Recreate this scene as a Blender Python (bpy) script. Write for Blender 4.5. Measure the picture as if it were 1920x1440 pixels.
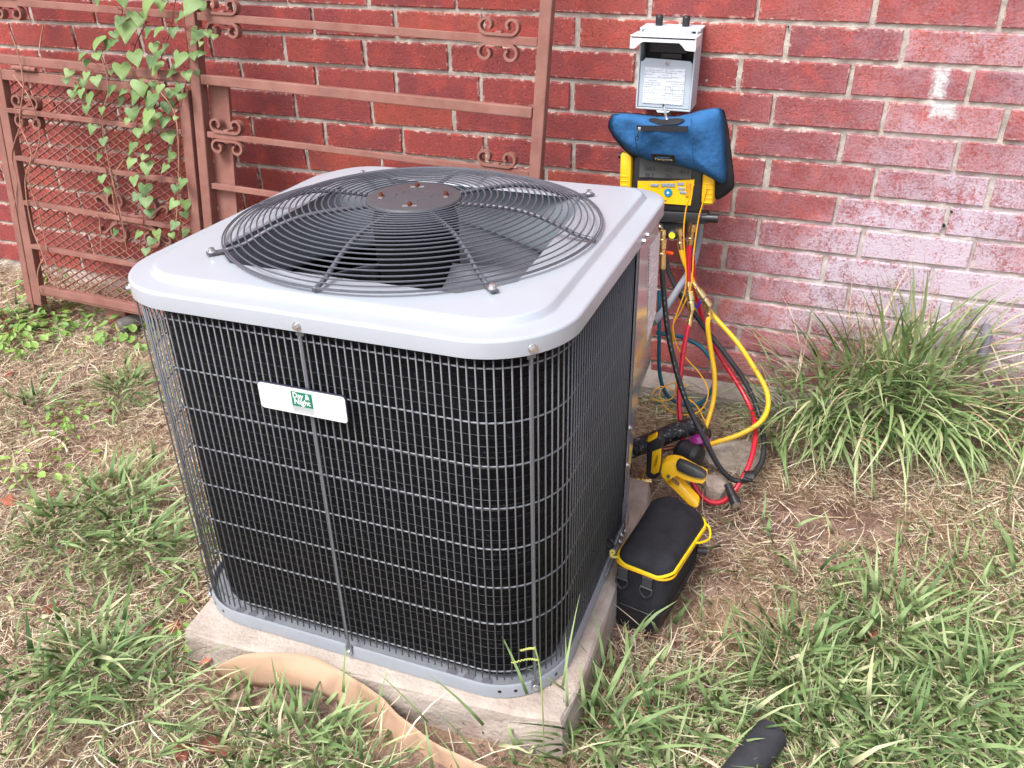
import bpy, bmesh, math, random
import numpy as np
from mathutils import Vector, Matrix
random.seed(7); rng = np.random.default_rng(11)
R_ = math.radians
sc = bpy.context.scene
for o in list(bpy.data.objects): bpy.data.objects.remove(o)
C = sc.collection

# ------------------------------------------------------------------ camera
CAM_R = Matrix(((0.941341, -0.163067, 0.295444), (0.337325, 0.479224, -0.810282), (-0.009454, 0.862412, 0.506119)))
CAM_P = Vector((0.380119, -2.213765, 1.356966)); FPX = 1600.02
cd = bpy.data.cameras.new('camera'); cam = bpy.data.objects.new('camera', cd); C.objects.link(cam)
cam.matrix_world = Matrix.Translation(CAM_P) @ CAM_R.to_4x4()
cd.sensor_width = 36; cd.sensor_fit = 'HORIZONTAL'; cd.lens = 36 * FPX / 1920
cd.clip_start = .02; cd.clip_end = 300
sc.camera = cam
# ------------------------------------------------------------------ light
SUN_EL, SUN_AZ = 58, 205          # azimuth: degrees clockwise from +y (north)
w = bpy.data.worlds.new('World'); sc.world = w; w.use_nodes = True
nt = w.node_tree; nt.nodes.clear()
sky = nt.nodes.new('ShaderNodeTexSky'); sky.sky_type = 'NISHITA'; sky.sun_disc = False
sky.sun_elevation = R_(SUN_EL); sky.sun_rotation = R_(SUN_AZ); sky.dust_density = 4; sky.air_density = 1.0; sky.ozone_density = 1.0
hsv = nt.nodes.new('ShaderNodeHueSaturation'); hsv.inputs['Saturation'].default_value = .6
bg = nt.nodes.new('ShaderNodeBackground'); bg.inputs[1].default_value = .13
wo = nt.nodes.new('ShaderNodeOutputWorld')
nt.links.new(sky.outputs[0], hsv.inputs['Color']); nt.links.new(hsv.outputs[0], bg.inputs[0]); nt.links.new(bg.outputs[0], wo.inputs[0])
sl = bpy.data.lights.new('sun', 'SUN'); sl.energy = 1.3; sl.angle = R_(22); sl.color = (1, .985, .96)
so = bpy.data.objects.new('sun', sl); C.objects.link(so)
az, el = R_(SUN_AZ), R_(SUN_EL)
sdir = Vector((math.sin(az) * math.cos(el), math.cos(az) * math.cos(el), math.sin(el)))
so.rotation_euler = sdir.to_track_quat('Z', 'Y').to_euler(); so.location = sdir * 20
sc.view_settings.view_transform = 'Standard'; sc.view_settings.look = 'None'
sc.view_settings.exposure = 1.2; sc.view_settings.gamma = 1; sc.view_settings.use_curve_mapping = False
sc.render.engine = 'CYCLES'

# ------------------------------------------------------------------ geometry helpers
def ray(x, y):
    return CAM_R @ Vector(((x - 960) / FPX, -(y - 720) / FPX, -1))
def at(x, y, Y):                    # a point of the photograph at depth y = Y
    d = ray(x, y); return CAM_P + d * ((Y - CAM_P.y) / d.y)
def atz(x, y, z):                   # ... at height z
    d = ray(x, y); return CAM_P + d * ((z - CAM_P.z) / d.z)
def lin(c):
    c = c / 255.0
    return c / 12.92 if c <= .04045 else ((c + .055) / 1.055) ** 2.4
def S(r, g, b, k=1.0): return (lin(r) * k, lin(g) * k, lin(b) * k, 1)
def new_mesh(name, v, f, smooth=False):
    me = bpy.data.meshes.new(name); me.from_pydata([tuple(p) for p in v], [], f)
    if smooth: me.polygons.foreach_set('use_smooth', [True] * len(me.polygons))
    me.update(); return me
def link(name, me, mat=None, parent=None, mw=None):
    o = bpy.data.objects.new(name, me); C.objects.link(o)
    if mat and me is not None and not me.materials: me.materials.append(mat)
    if parent is not None: o.parent = parent
    if mw is not None: o.matrix_local = mw
    return o
def empty(name, mw=None):
    o = bpy.data.objects.new(name, None); C.objects.link(o); o.empty_display_size = .05
    if mw is not None: o.matrix_world = mw
    return o
def tag(o, label=None, cat=None, group=None, kind=None):
    if label: o['label'] = label
    if cat: o['category'] = cat
    if group: o['group'] = group
    if kind: o['kind'] = kind
    return o
class MB:                            # collects faces for ONE mesh object
    def __init__(s): s.v = []; s.f = []
    def add(s, v, f):
        n = len(s.v); s.v += [tuple(p) for p in v]; s.f += [tuple(i + n for i in q) for q in f]; return s
    def box(s, c, d, bev=0, rot=None):
        bm = bmesh.new(); bmesh.ops.create_cube(bm, size=1)
        bmesh.ops.scale(bm, vec=d, verts=bm.verts)
        if bev: bmesh.ops.bevel(bm, geom=bm.edges[:], offset=bev, segments=2, profile=.5, affect='EDGES')
        if rot is not None: bmesh.ops.rotate(bm, matrix=rot, verts=bm.verts)
        bm.verts.ensure_lookup_table(); bm.verts.index_update()
        s.add([Vector(v.co) + Vector(c) for v in bm.verts], [[v.index for v in q.verts] for q in bm.faces]); bm.free(); return s
    def cyl(s, p0, p1, r0, r1=None, n=14, cap=True):
        p0, p1 = Vector(p0), Vector(p1); r1 = r0 if r1 is None else r1
        q = (p1 - p0).to_track_quat('Z', 'Y'); v = []
        for p, r in ((p0, r0), (p1, r1)):
            v += [p + q @ Vector((r * math.cos(2 * math.pi * i / n), r * math.sin(2 * math.pi * i / n), 0)) for i in range(n)]
        f = [(i, (i + 1) % n, n + (i + 1) % n, n + i) for i in range(n)]
        if cap: f += [tuple(range(n))[::-1], tuple(range(n, 2 * n))]
        return s.add(v, f)
    def prof(s, p0, p1, prs, n=14):   # lathe along p0->p1 with (t, radius) stations
        p0, p1 = Vector(p0), Vector(p1)
        for (t0, r0), (t1, r1) in zip(prs[:-1], prs[1:]):
            s.cyl(p0.lerp(p1, t0), p0.lerp(p1, t1) if t1 != t0 else p0.lerp(p1, t1 + 1e-4), r0, r1, n)
        return s
    def prism(s, pts, d):            # polygon (3D points) extruded by vector d
        n = len(pts); d = Vector(d); v = [Vector(p) for p in pts] + [Vector(p) + d for p in pts]
        return s.add(v, [tuple(range(n)), tuple(range(2 * n - 1, n - 1, -1))] + [(i, n + i, n + (i + 1) % n, (i + 1) % n) for i in range(n)])
    def sweep(s, path, sec, closed=False, cap=True, up=None):
        P = [Vector(p) for p in path]; n = len(P); m = len(sec); v = []; ref = Vector(up) if up is not None else None
        T = []
        for i in range(n):
            a = P[i - 1] if (i or closed) else P[i]; b = P[(i + 1) % n] if (i < n - 1 or closed) else P[i]
            T.append((b - a).normalized())
        if ref is None:
            ref = Vector((0, 0, 1)) if abs(T[0].z) < .9 else Vector((1, 0, 0))
        N = (ref - T[0] * ref.dot(T[0])).normalized()
        for i in range(n):
            base = ref if up is not None else N
            N = (base - T[i] * base.dot(T[i])).normalized(); B = T[i].cross(N)
            sc_ = sec if not callable(sec) else sec(i / (n - 1))
            for a, b in sc_: v.append(P[i] + N * a + B * b)
        f = []
        for i in range(n if closed else n - 1):
            j = (i + 1) % n
            for k in range(m): f.append((i * m + k, i * m + (k + 1) % m, j * m + (k + 1) % m, j * m + k))
        if cap and not closed: f += [tuple(range(m))[::-1], tuple(range((n - 1) * m, n * m))]
        return s.add(v, f)
    def tube(s, path, r, n=8, closed=False):
        return s.sweep(path, [(r * math.cos(2 * math.pi * i / n), r * math.sin(2 * math.pi * i / n)) for i in range(n)], closed)
    def build(s, name, mat, parent=None, smooth=False, mw=None):
        me = new_mesh(name, s.v, s.f, smooth)
        if smooth:
            try: me.set_sharp_from_angle(angle=R_(38))
            except Exception: pass
        return link(name, me, mat, parent, mw)
def crom(P, k=8, closed=False):       # Catmull-Rom through points
    P = [Vector(p) for p in P]; n = len(P); out = []
    for i in range(n if closed else n - 1):
        p0 = P[(i - 1) % n] if (closed or i) else P[0] * 2 - P[1]
        p1, p2 = P[i], P[(i + 1) % n]; p3 = P[(i + 2) % n] if (closed or i < n - 2) else P[-1] * 2 - P[-2]
        for j in range(k):
            t = j / k
            out.append(.5 * ((2 * p1) + (p2 - p0) * t + (2 * p0 - 5 * p1 + 4 * p2 - p3) * t * t + (3 * p1 - p0 - 3 * p2 + p3) * t ** 3))
    if not closed: out.append(P[-1])
    return out
def rrect(W, D, rad, n=10):           # rounded rectangle, radii for (+,+),(-,+),(-,-),(+,-)
    out = []
    for (sx, sy), r, a0 in zip(((1, 1), (-1, 1), (-1, -1), (1, -1)), rad, (0, 90, 180, 270)):
        for i in range(n + 1):
            a = R_(a0 + 90 * i / n); out.append((sx * (W / 2 - r) + r * math.cos(a), sy * (D / 2 - r) + r * math.sin(a)))
    return out
def loft(rings, cap0=False, cap1=False):
    m = len(rings[0]); v = [p for r in rings for p in r]; f = []
    for i in range(len(rings) - 1):
        for k in range(m): f.append((i * m + k, i * m + (k + 1) % m, (i + 1) * m + (k + 1) % m, (i + 1) * m + k))
    if cap0: f.append(tuple(range(m))[::-1])
    if cap1: f.append(tuple(range((len(rings) - 1) * m, len(rings) * m)))
    return v, f
def text_obj(name, body, size, mat, parent, mw, extr=.0002, bold=0, align='CENTER', sx=1):
    cu = bpy.data.curves.new('txt', 'FONT'); cu.body = body; cu.size = size; cu.extrude = extr; cu.offset = bold
    cu.align_x = align; cu.align_y = 'CENTER'; cu.space_line = .8; cu.resolution_u = 3
    t = bpy.data.objects.new('txt', cu); C.objects.link(t)
    dg = bpy.context.evaluated_depsgraph_get(); me = bpy.data.meshes.new_from_object(t.evaluated_get(dg))
    bpy.data.objects.remove(t); bpy.data.curves.remove(cu)
    for v in me.vertices: v.co.x *= sx
    me.materials.clear()
    return link(name, me, mat, parent, mw)

# ------------------------------------------------------------------ materials
class NT:
    def __init__(s, name):
        s.m = bpy.data.materials.new(name); s.m.use_nodes = True; s.t = s.m.node_tree
        s.b = s.t.nodes['Principled BSDF']; s.out = s.t.nodes['Material Output']
    def n(s, typ, **kw):
        x = s.t.nodes.new(typ)
        for k, v in kw.items():
            if k[0] == '_': setattr(x, k[1:], v)
            else: x.inputs[k.replace('__', ' ')].default_value = v
        return x
    def l(s, a, b): s.t.links.new(a, b)
    def noise(s, vec, scale, detail=3, rough=.55):
        x = s.n('ShaderNodeTexNoise', Scale=scale, Detail=detail, Roughness=rough); s.l(vec, x.inputs['Vector']); return x.outputs['Fac']
    def ramp(s, fac, stops):
        x = s.t.nodes.new('ShaderNodeValToRGB'); e = x.color_ramp.elements
        while len(e) > 1: e.remove(e[-1])
        e[0].position, e[0].color = stops[0]
        for p, c in stops[1:]: q = e.new(p); q.color = c
        s.l(fac, x.inputs[0]); return x.outputs[0]
    def mix(s, fac, a, b, typ='MIX'):
        x = s.t.nodes.new('ShaderNodeMix'); x.data_type = 'RGBA'; x.blend_type = typ; x.clamp_factor = True
        for i, q in ((0, fac), (6, a), (7, b)):
            if hasattr(q, 'links'): s.l(q, x.inputs[i])
            else: x.inputs[i].default_value = q
        return x.outputs[2]
    def math(s, op, a, b=None, c=None, clamp=False):
        x = s.t.nodes.new('ShaderNodeMath'); x.operation = op; x.use_clamp = clamp
        for i, q in enumerate((a, b, c)):
            if q is None: continue
            if hasattr(q, 'links'): s.l(q, x.inputs[i])
            else: x.inputs[i].default_value = q
        return x.outputs[0]
    def mapr(s, v, a, b, c=0, d=1):
        x = s.n('ShaderNodeMapRange'); s.l(v, x.inputs[0])
        for i, q in enumerate((a, b, c, d)): x.inputs[i + 1].default_value = q
        return x.outputs[0]
    def bump(s, h, strength=.5, dist=.002):
        x = s.n('ShaderNodeBump', Strength=strength, Distance=dist); s.l(h, x.inputs['Height']); s.l(x.outputs[0], s.b.inputs['Normal'])
    def pos(s): return s.t.nodes.new('ShaderNodeNewGeometry').outputs['Position']
    def obj(s): return s.t.nodes.new('ShaderNodeTexCoord').outputs['Object']
    def rnd(s): return s.t.nodes.new('ShaderNodeObjectInfo').outputs['Random']
    def sep(s, v):
        x = s.t.nodes.new('ShaderNodeSeparateXYZ'); s.l(v, x.inputs[0]); return x.outputs
MATS = {}
def M(name, col, rough=.5, metal=0, var=.12, vs=25, bump=0, bs=300, bd=.001, coat=0, rnd=0, spec=.5, dirt=None, dirt_s=6, dirt_a=.4, rvar=.1):
    if name in MATS: return MATS[name]
    k = NT(name); p = k.pos()
    f = k.noise(p, vs, 4)
    a = tuple(c * (1 - var) for c in col[:3]) + (1,); b = tuple(min(1, c * (1 + var)) for c in col[:3]) + (1,)
    col_ = k.ramp(f, [(.3, a), (.7, b)])
    if rnd:
        x = k.n('ShaderNodeHueSaturation'); k.l(col_, x.inputs['Color']); k.l(k.mapr(k.rnd(), 0, 1, 1 - rnd, 1 + rnd), x.inputs['Value']); col_ = x.outputs[0]
    if dirt:
        d = k.mapr(k.noise(p, dirt_s, 6, .65), .48, .72, 0, dirt_a); col_ = k.mix(d, col_, dirt)
    k.l(col_, k.b.inputs['Base Color'])
    k.l(k.mapr(k.noise(p, vs * 1.7, 3), .3, .7, max(0, rough - rvar), min(1, rough + rvar)), k.b.inputs['Roughness'])
    k.b.inputs['Metallic'].default_value = metal; k.b.inputs['Specular IOR Level'].default_value = spec
    k.b.inputs['Coat Weight'].default_value = coat; k.b.inputs['Coat Roughness'].default_value = .15
    if bump: k.bump(k.noise(p, bs, 3), bump, bd)
    MATS[name] = k.m; return k.m

# brick -------------------------------------------------------------
def mask_gauss(k, xyz, cx, cz, sx, sz):      # soft patch with a shape of its own on the wall plane
    dx = k.math('DIVIDE', k.math('SUBTRACT', xyz[0], cx), sx); dz = k.math('DIVIDE', k.math('SUBTRACT', xyz[2], cz), sz)
    return k.math('POWER', 2.718, k.math('MULTIPLY', k.math('ADD', k.math('MULTIPLY', dx, dx), k.math('MULTIPLY', dz, dz)), -1.0))
def wall_stains(k, col, p, brick):
    xyz = k.sep(p)
    # lime bloom low on the right of the wall
    big = k.noise(p, 5, 4, .6); fine = k.noise(p, 150, 5, .8); mid = k.noise(p, 22, 5, .7)
    m = k.math('ADD', k.math('MULTIPLY', mask_gauss(k, xyz, .68, .44, .38, .22), 1.4), k.math('MULTIPLY', mask_gauss(k, xyz, 1.1, .72, .60, .5), .95))
    m = k.math('ADD', m, k.math('MULTIPLY', mask_gauss(k, xyz, .35, .25, .2, .12), .35))
    m = k.math('MULTIPLY', m, k.mapr(big, .28, .62, .25, 1.25))
    if brick: m = k.math('MULTIPLY', m, k.mapr(k.rnd(), 0, 1, .45, 1.4))
    speck = k.mapr(k.math('ADD', k.math('MULTIPLY', fine, .6), k.math('MULTIPLY', mid, .4)), .43, .53, 0, 1)
    sm = k.math('MULTIPLY', m, k.mapr(speck, 0, 1, .16, 1.0), clamp=True)
    col = k.mix(k.math('MULTIPLY', sm, .86 if brick else .3), col, S(216, 204, 220, .95))
    # two strokes of white paint
    n = k.math('MULTIPLY', k.math('SUBTRACT', k.noise(p, 70, 4, .7), .5), .045)
    a, b, c = PAINT
    def box(cx, cz, hx, hz):
        dx = k.math('SUBTRACT', k.math('ABSOLUTE', k.math('SUBTRACT', xyz[0], cx)), hx); dz = k.math('SUBTRACT', k.math('ABSOLUTE', k.math('SUBTRACT', xyz[2], cz)), hz)
        return k.math('MAXIMUM', dx, dz)
    d = k.math('MINIMUM', box(a.x, a.z, .013, .03), box(b.x, b.z, .026, .016))
    pm = k.mapr(k.math('ADD', d, n), .007, -.007, 0, 1)
    pm = k.math('MULTIPLY', pm, k.mapr(fine, .36, .5, .35, .95))
    return k.mix(pm, col, S(226, 228, 230, .9))
PAINT = (at(1761, 158, 0), at(1768, 206, 0), None)
def mat_brick():
    k = NT('brick_red'); p = k.pos(); r = k.rnd()
    base = k.ramp(r, [(0, S(146, 54, 50)), (.25, S(156, 60, 54)), (.5, S(140, 52, 52)), (.7, S(166, 66, 54)), (.85, S(148, 56, 50)), (1, S(178, 78, 58))])
    x = k.sep(k.obj())
    along = k.noise(p, 9, 3, .6)
    base = k.mix(k.mapr(along, .42, .68, 0, .55), base, S(116, 42, 54))
    base = k.mix(k.mapr(k.noise(p, 14, 2), .5, .72, 0, .6), base, S(196, 72, 58))
    sp = k.noise(p, 165, 5, .75)
    base = k.mix(k.mapr(sp, .56, .64, 0, .9), base, S(70, 20, 26))
    sp2 = k.noise(p, 190, 3, .6)
    base = k.mix(k.mapr(sp2, .64, .72, 0, .6), base, S(222, 150, 140))
    base = k.mix(.10, base, S(190, 156, 152))
    base = wall_stains(k, base, p, True)
    # mortar smears at the arrises
    edge = k.math('MAXIMUM', k.mapr(k.math('ABSOLUTE', x[2]), .026, .033, 0, 1), k.mapr(k.math('ABSOLUTE', x[0]), .114, .121, 0, 1))
    em = k.math('MULTIPLY', edge, k.mapr(k.noise(p, 55, 4, .7), .52, .62, 0, .9))
    base = k.mix(em, base, S(214, 190, 178))
    k.l(base, k.b.inputs['Base Color']); k.b.inputs['Roughness'].default_value = .82; k.b.inputs['Specular IOR Level'].default_value = .3
    k.bump(k.math('ADD', k.math('MULTIPLY', sp, -.8), k.math('MULTIPLY', k.noise(p, 90, 5, .75), .9)), .9, .004)
    return k.m
def mat_mortar():
    k = NT('mortar'); p = k.pos()
    c = k.ramp(k.noise(p, 30, 5, .7), [(.3, S(168, 158, 148)), (.55, S(194, 184, 174)), (.75, S(210, 202, 194))])
    c = k.mix(k.mapr(k.noise(p, 260, 3, .7), .58, .7, 0, .5), c, S(140, 112, 100))
    c = wall_stains(k, c, p, False)
    k.l(c, k.b.inputs['Base Color']); k.b.inputs['Roughness'].default_value = .95; k.b.inputs['Specular IOR Level'].default_value = .15
    k.bump(k.noise(p, 220, 4, .7), .8, .004); return k.m
def mat_soil():
    k = NT('soil'); p = k.pos()
    c = k.ramp(k.noise(p, 14, 6, .7), [(.25, S(112, 86, 78)), (.45, S(160, 130, 116)), (.6, S(192, 164, 146)), (.8, S(218, 194, 174))])
    c = k.mix(k.mapr(k.noise(p, 190, 4, .75), .5, .66, 0, .7), c, S(70, 50, 46))
    c = k.mix(k.mapr(k.noise(p, 3.2, 4, .6), .48, .62, 0, .55), c, S(190, 162, 126))
    xyz = k.sep(p); hx = k.math('SUBTRACT', xyz[0], .50); hy = k.math('SUBTRACT', xyz[1], -.45)
    hump = k.math('POWER', 2.718, k.math('MULTIPLY', k.math('ADD', k.math('MULTIPLY', hx, k.math('MULTIPLY', hx, 40)), k.math('MULTIPLY', hy, k.math('MULTIPLY', hy, 110))), -1))
    c = k.mix(k.math('MULTIPLY', hump, k.mapr(k.noise(p, 22, 4, .6), .35, .6, .2, .9)), c, S(96, 68, 62))
    k.l(c, k.b.inputs['Base Color']); k.b.inputs['Roughness'].default_value = .95; k.b.inputs['Specular IOR Level'].default_value = .15
    k.bump(k.noise(p, 120, 6, .75), 1, .012); return k.m
def mat_blade(name, stops, trans=.3):
    k = NT(name); a = k.n('ShaderNodeAttribute', _attribute_name='tint')
    c = k.ramp(a.outputs['Fac'], stops)
    k.l(c, k.b.inputs['Base Color']); k.b.inputs['Roughness'].default_value = .55; k.b.inputs['Specular IOR Level'].default_value = .35
    tr = k.t.nodes.new('ShaderNodeBsdfTranslucent'); mx = k.t.nodes.new('ShaderNodeMixShader'); mx.inputs[0].default_value = trans
    k.l(c, tr.inputs[0]); k.l(k.b.outputs[0], mx.inputs[1]); k.l(tr.outputs[0], mx.inputs[2]); k.l(mx.outputs[0], k.out.inputs[0])
    return k.m
def mat_leaf(name, lo, hi, edge=None, trans=.3):
    k = NT(name); p = k.pos()
    c = k.mix(k.rnd(), lo, hi); c = k.mix(k.mapr(k.noise(p, 60, 3), .4, .7, 0, .35), c, hi)
    x = k.sep(k.obj()); mid = k.mapr(k.math('ABSOLUTE', x[0]), .0, .05, .35, 0)
    c = k.mix(mid, c, hi)
    k.l(c, k.b.inputs['Base Color']); k.b.inputs['Roughness'].default_value = .5
    tr = k.t.nodes.new('ShaderNodeBsdfTranslucent'); mx = k.t.nodes.new('ShaderNodeMixShader'); mx.inputs[0].default_value = trans
    k.l(c, tr.inputs[0]); k.l(k.b.outputs[0], mx.inputs[1]); k.l(tr.outputs[0], mx.inputs[2]); k.l(mx.outputs[0], k.out.inputs[0])
    k.bump(k.noise(p, 180, 3), .3, .001); return k.m
def mat_coil():
    k = NT('coil_black'); p = k.obj(); x = k.sep(p)
    n = k.noise(p, 150, 2)
    c = k.ramp(n, [(.35, (.002, .002, .003, 1)), (.62, (.006, .006, .008, 1)), (.75, (.03, .03, .036, 1))])
    k.l(c, k.b.inputs['Base Color']); k.b.inputs['Roughness'].default_value = .45; k.b.inputs['Specular IOR Level'].default_value = .18
    wv = k.n('ShaderNodeTexWave', Scale=260, Distortion=.6, Detail=1); wv.bands_direction = 'DIAGONAL'
    k.l(p, wv.inputs[0]); k.bump(wv.outputs['Fac'], .5, .0015); return k.m
def mat_print(name, base, ink, scale, dens=.5):   # flat print: rows of small type on a label
    k = NT(name); p = k.obj(); x = k.sep(p)
    rows = k.math('FRACT', k.math('MULTIPLY', x[2], scale)); rowid = k.math('FLOOR', k.math('MULTIPLY', x[2], scale))
    cv = k.n('ShaderNodeCombineXYZ'); k.l(k.math('MULTIPLY', x[0], 900), cv.inputs[0]); k.l(k.math('MULTIPLY', x[1], 900), cv.inputs[1]); k.l(k.math('MULTIPLY', rowid, 7.3), cv.inputs[2])
    g = k.mapr(k.noise(cv.outputs[0], 1, 1), .42, .5, 0, 1)
    line = k.math('MULTIPLY', k.math('GREATER_THAN', rows, .3), k.math('LESS_THAN', rows, .75))
    cv2 = k.n('ShaderNodeCombineXYZ'); k.l(k.math('MULTIPLY', x[0], 30), cv2.inputs[0]); k.l(k.math('MULTIPLY', x[1], 30), cv2.inputs[1]); k.l(k.math('MULTIPLY', rowid, 1.7), cv2.inputs[2])
    on = k.math('GREATER_THAN', k.noise(cv2.outputs[0], 1, 0), 1 - dens)
    f = k.math('MULTIPLY', k.math('MULTIPLY', g, line), on)
    k.l(k.mix(k.math('MULTIPLY', f, .8), base, ink), k.b.inputs['Base Color']); k.b.inputs['Roughness'].default_value = .4; return k.m
BRICK = mat_brick(); MORTAR = mat_mortar(); SOIL = mat_soil(); COIL = mat_coil()
CONC = M('concrete', S(176, 164, 154), .9, var=.16, vs=12, bump=.8, bs=130, bd=.004, dirt=S(136, 114, 102), dirt_s=9, dirt_a=.75, spec=.2)
LID = M('grey_enamel', S(167, 174, 183), .32, var=.012, vs=5, dirt=S(150, 152, 148), dirt_s=11, dirt_a=.18, coat=.35, spec=.5, rvar=.02)
PANEL = M('panel_enamel', S(188, 190, 198), .09, metal=.55, var=.02, vs=3, coat=1.0, rvar=.02)
WIRE = M('wire_enamel', S(98, 101, 106), .36, var=.05, spec=.5)
GUARD = M('fan_guard_enamel', S(84, 86, 94), .34, var=.05)
BASE = M('base_enamel', S(142, 147, 155), .38, var=.05, dirt=S(150, 140, 135), dirt_a=.3)
ZINC = M('zinc', S(205, 205, 205), .3, metal=.9, var=.08)
COPPER = M('copper_bolt', S(120, 72, 56), .35, metal=.6)
DARK = M('inner_black', (.012, .012, .014, 1), .6)
MOTOR = M('motor_black', (.006, .006, .008, 1), .8, spec=.15)
BLADE = M('fan_blade_metal', S(112, 115, 122), .34, metal=.25, var=.08)
VENT = M('venturi_enamel', S(150, 158, 166), .35, var=.04)
WHITE = M('plate_white', S(222, 226, 226), .35, var=.01)
GREEN = M('emblem_green', S(14, 120, 92), .4, var=.02)
PRINT_BLACK = M('print_black', (.015, .015, .018, 1), .5)
PRINT_GREY = M('print_grey', S(150, 160, 156), .5, var=.02)
RUST = M('brown_paint', S(140, 98, 88), .7, var=.16, vs=14, bump=.4, bs=90, bd=.0015, dirt=S(122, 58, 48), dirt_s=16, dirt_a=.45, spec=.35)
RUST2 = M('brown_paint_mesh', S(142, 96, 84), .7, var=.14, vs=14, spec=.3)
PVC_BOX = M('enclosure_grey', S(186, 196, 206), .45, var=.03, dirt=S(150, 150, 150), dirt_a=.2)
COVER_W = M('enclosure_cover', S(216, 220, 224), .45, var=.03)
BLACKPL = M('black_plastic', (.02, .02, .023, 1), .45)
YELLOW = M('yellow_plastic', S(240, 186, 20), .42, var=.05, spec=.5, dirt=S(190, 130, 20), dirt_a=.25, dirt_s=20)
BLUE = M('blue_nylon', S(50, 96, 144), .9, var=.2, vs=30, bump=.55, bs=55, bd=.006, spec=.12)
BLACKNY = M('black_nylon', (.022, .022, .028, 1), .8, var=.3, vs=30, bump=.7, bs=900, bd=.0015, spec=.3)
BLACKVINYL = M('black_vinyl', (.018, .018, .022, 1), .42, var=.2, vs=30, bump=.5, bs=500, bd=.001)
ZIPY = M('zip_yellow', S(240, 210, 30), .6, var=.06, bump=.5, bs=600)
SCREEN = M('lcd_grey', S(92, 94, 92), .15, var=.04)
BRASS = M('brass', S(228, 202, 146), .26, metal=.95, var=.12)
HB = M('black_hose', (.028, .028, .032, 1), .42, var=.25, bump=.3, bs=300)
HR = M('red_hose', S(196, 30, 52), .3, var=.1, coat=.3)
HY = M('yellow_hose', S(232, 184, 40), .38, var=.08, dirt=S(180, 130, 40), dirt_a=.3, dirt_s=20)
HT = M('teal_hose', S(14, 84, 104), .35, var=.1)
WY = M('yellow_cable', S(236, 170, 36), .45, var=.08)
GREYC = M('grey_conduit', S(134, 140, 150), .45, var=.05)
TAPE = None
ORANGE = M('orange_plastic', S(240, 84, 30), .4)
BLUEH = M('blue_handle', S(30, 40, 170), .35)
PURPLE = M('purple_cap', S(150, 40, 130), .35)
PAPER = M('kraft_paper', S(184, 152, 128), .92, var=.05, vs=8, bump=.25, bs=40, bd=.003, spec=.08)
FOAM = M('black_foam', (.026, .027, .034, 1), .75, var=.25, vs=40, bump=.4, bs=400)
FOOT = M('footing_concrete', S(150, 140, 132), .95, var=.2, vs=20, bump=.9, bs=70, bd=.006, dirt=S(96, 80, 70), dirt_s=14, dirt_a=.8)
STONE = M('broken_concrete', S(176, 164, 152), .95, var=.18, vs=20, bump=.9, bs=70, bd=.006, dirt=S(120, 100, 84), dirt_s=14, dirt_a=.6)
LEAFRED = M('dead_leaf', S(150, 84, 66), .8, var=.3, vs=40, rnd=.4)
TWIG = M('dry_vine', S(170, 128, 108), .9, var=.25, vs=40)
STEM = M('vine_stem', S(128, 70, 60), .8, var=.2)
PIPEG = M('grey_pipe', S(126, 120, 132), .5, var=.1)
CANM = M('can_metal', S(92, 88, 84), .6, metal=.1, var=.15)
CANEND = M('can_end', S(150, 138, 104), .6, metal=.1)
VINE_LEAF = mat_leaf('vine_leaf', S(76, 110, 60), S(132, 160, 92), trans=.22)
WEED_LEAF = mat_leaf('weed_leaf', S(104, 146, 70), S(150, 182, 92), trans=.22)
GSTOPS = [(0, S(76, 100, 62)), (.25, S(112, 140, 88)), (.5, S(142, 168, 110)), (.75, S(172, 190, 138)), (.88, S(202, 204, 158)), (1, S(228, 218, 184))]
GRASS = mat_blade('grass_blade', GSTOPS)
STRAW = mat_blade('straw_blade', [(0, S(126, 94, 80)), (.22, S(184, 148, 122)), (.45, S(222, 194, 160)), (.7, S(240, 220, 188)), (1, S(248, 238, 216))], .12)

# ------------------------------------------------------------------ ground
def smooth(t): t = np.clip(t, 0, 1); return t * t * (3 - 2 * t)
def vnoise(x, y, s, seed=0):
    x = np.asarray(x, float) * s + seed * 17.3; y = np.asarray(y, float) * s - seed * 9.1
    xi, yi = np.floor(x), np.floor(y); fx, fy = smooth(x - xi), smooth(y - yi)
    h = lambda a, b: np.mod(np.sin(a * 127.1 + b * 311.7 + seed * 74.7) * 43758.5453, 1)
    return (h(xi, yi) * (1 - fx) + h(xi + 1, yi) * fx) * (1 - fy) + (h(xi, yi + 1) * (1 - fx) + h(xi + 1, yi + 1) * fx) * fy
def gz(x, y):
    x = np.asarray(x, float); y = np.asarray(y, float)
    rise = .112 - .085 * np.exp(-((x - .15) / .45) ** 2) + .02 * smooth((x - .5) / .5)
    z = rise * smooth((y + 1.0) / 1.0)
    z = z + .022 * np.exp(-((x - .5) / .14) ** 2 - ((y + .46) / .09) ** 2)
    z = z - .022 * np.exp(-((x - .25) / .16) ** 2 - ((y + .88) / .2) ** 2)
    near = np.exp(-np.maximum(0, np.abs(x) - 2.5)) * np.exp(-np.maximum(0, np.abs(y + 1) - 2))
    z = z + ((vnoise(x, y, 7, 1) - .5) * .018 + (vnoise(x, y, 19, 2) - .5) * .01 + (vnoise(x, y, 60, 3) - .5) * .006) * near
    return z - .006
def axis(lo, hi, step, far):
    a = list(np.arange(lo, hi + 1e-6, step)); s = step; x = hi
    while x < far: s *= 1.45; x += s; a.append(x)
    s = step; x = lo
    while x > -far: s *= 1.45; x -= s; a.insert(0, x)
    return np.array(a)
gx = axis(-2.9, 1.6, .022, 130); gy = axis(-2.2, .1, .022, 130)
XX, YY = np.meshgrid(gx, gy, indexing='ij'); ZZ = gz(XX, YY)
nx, ny = len(gx), len(gy)
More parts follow.
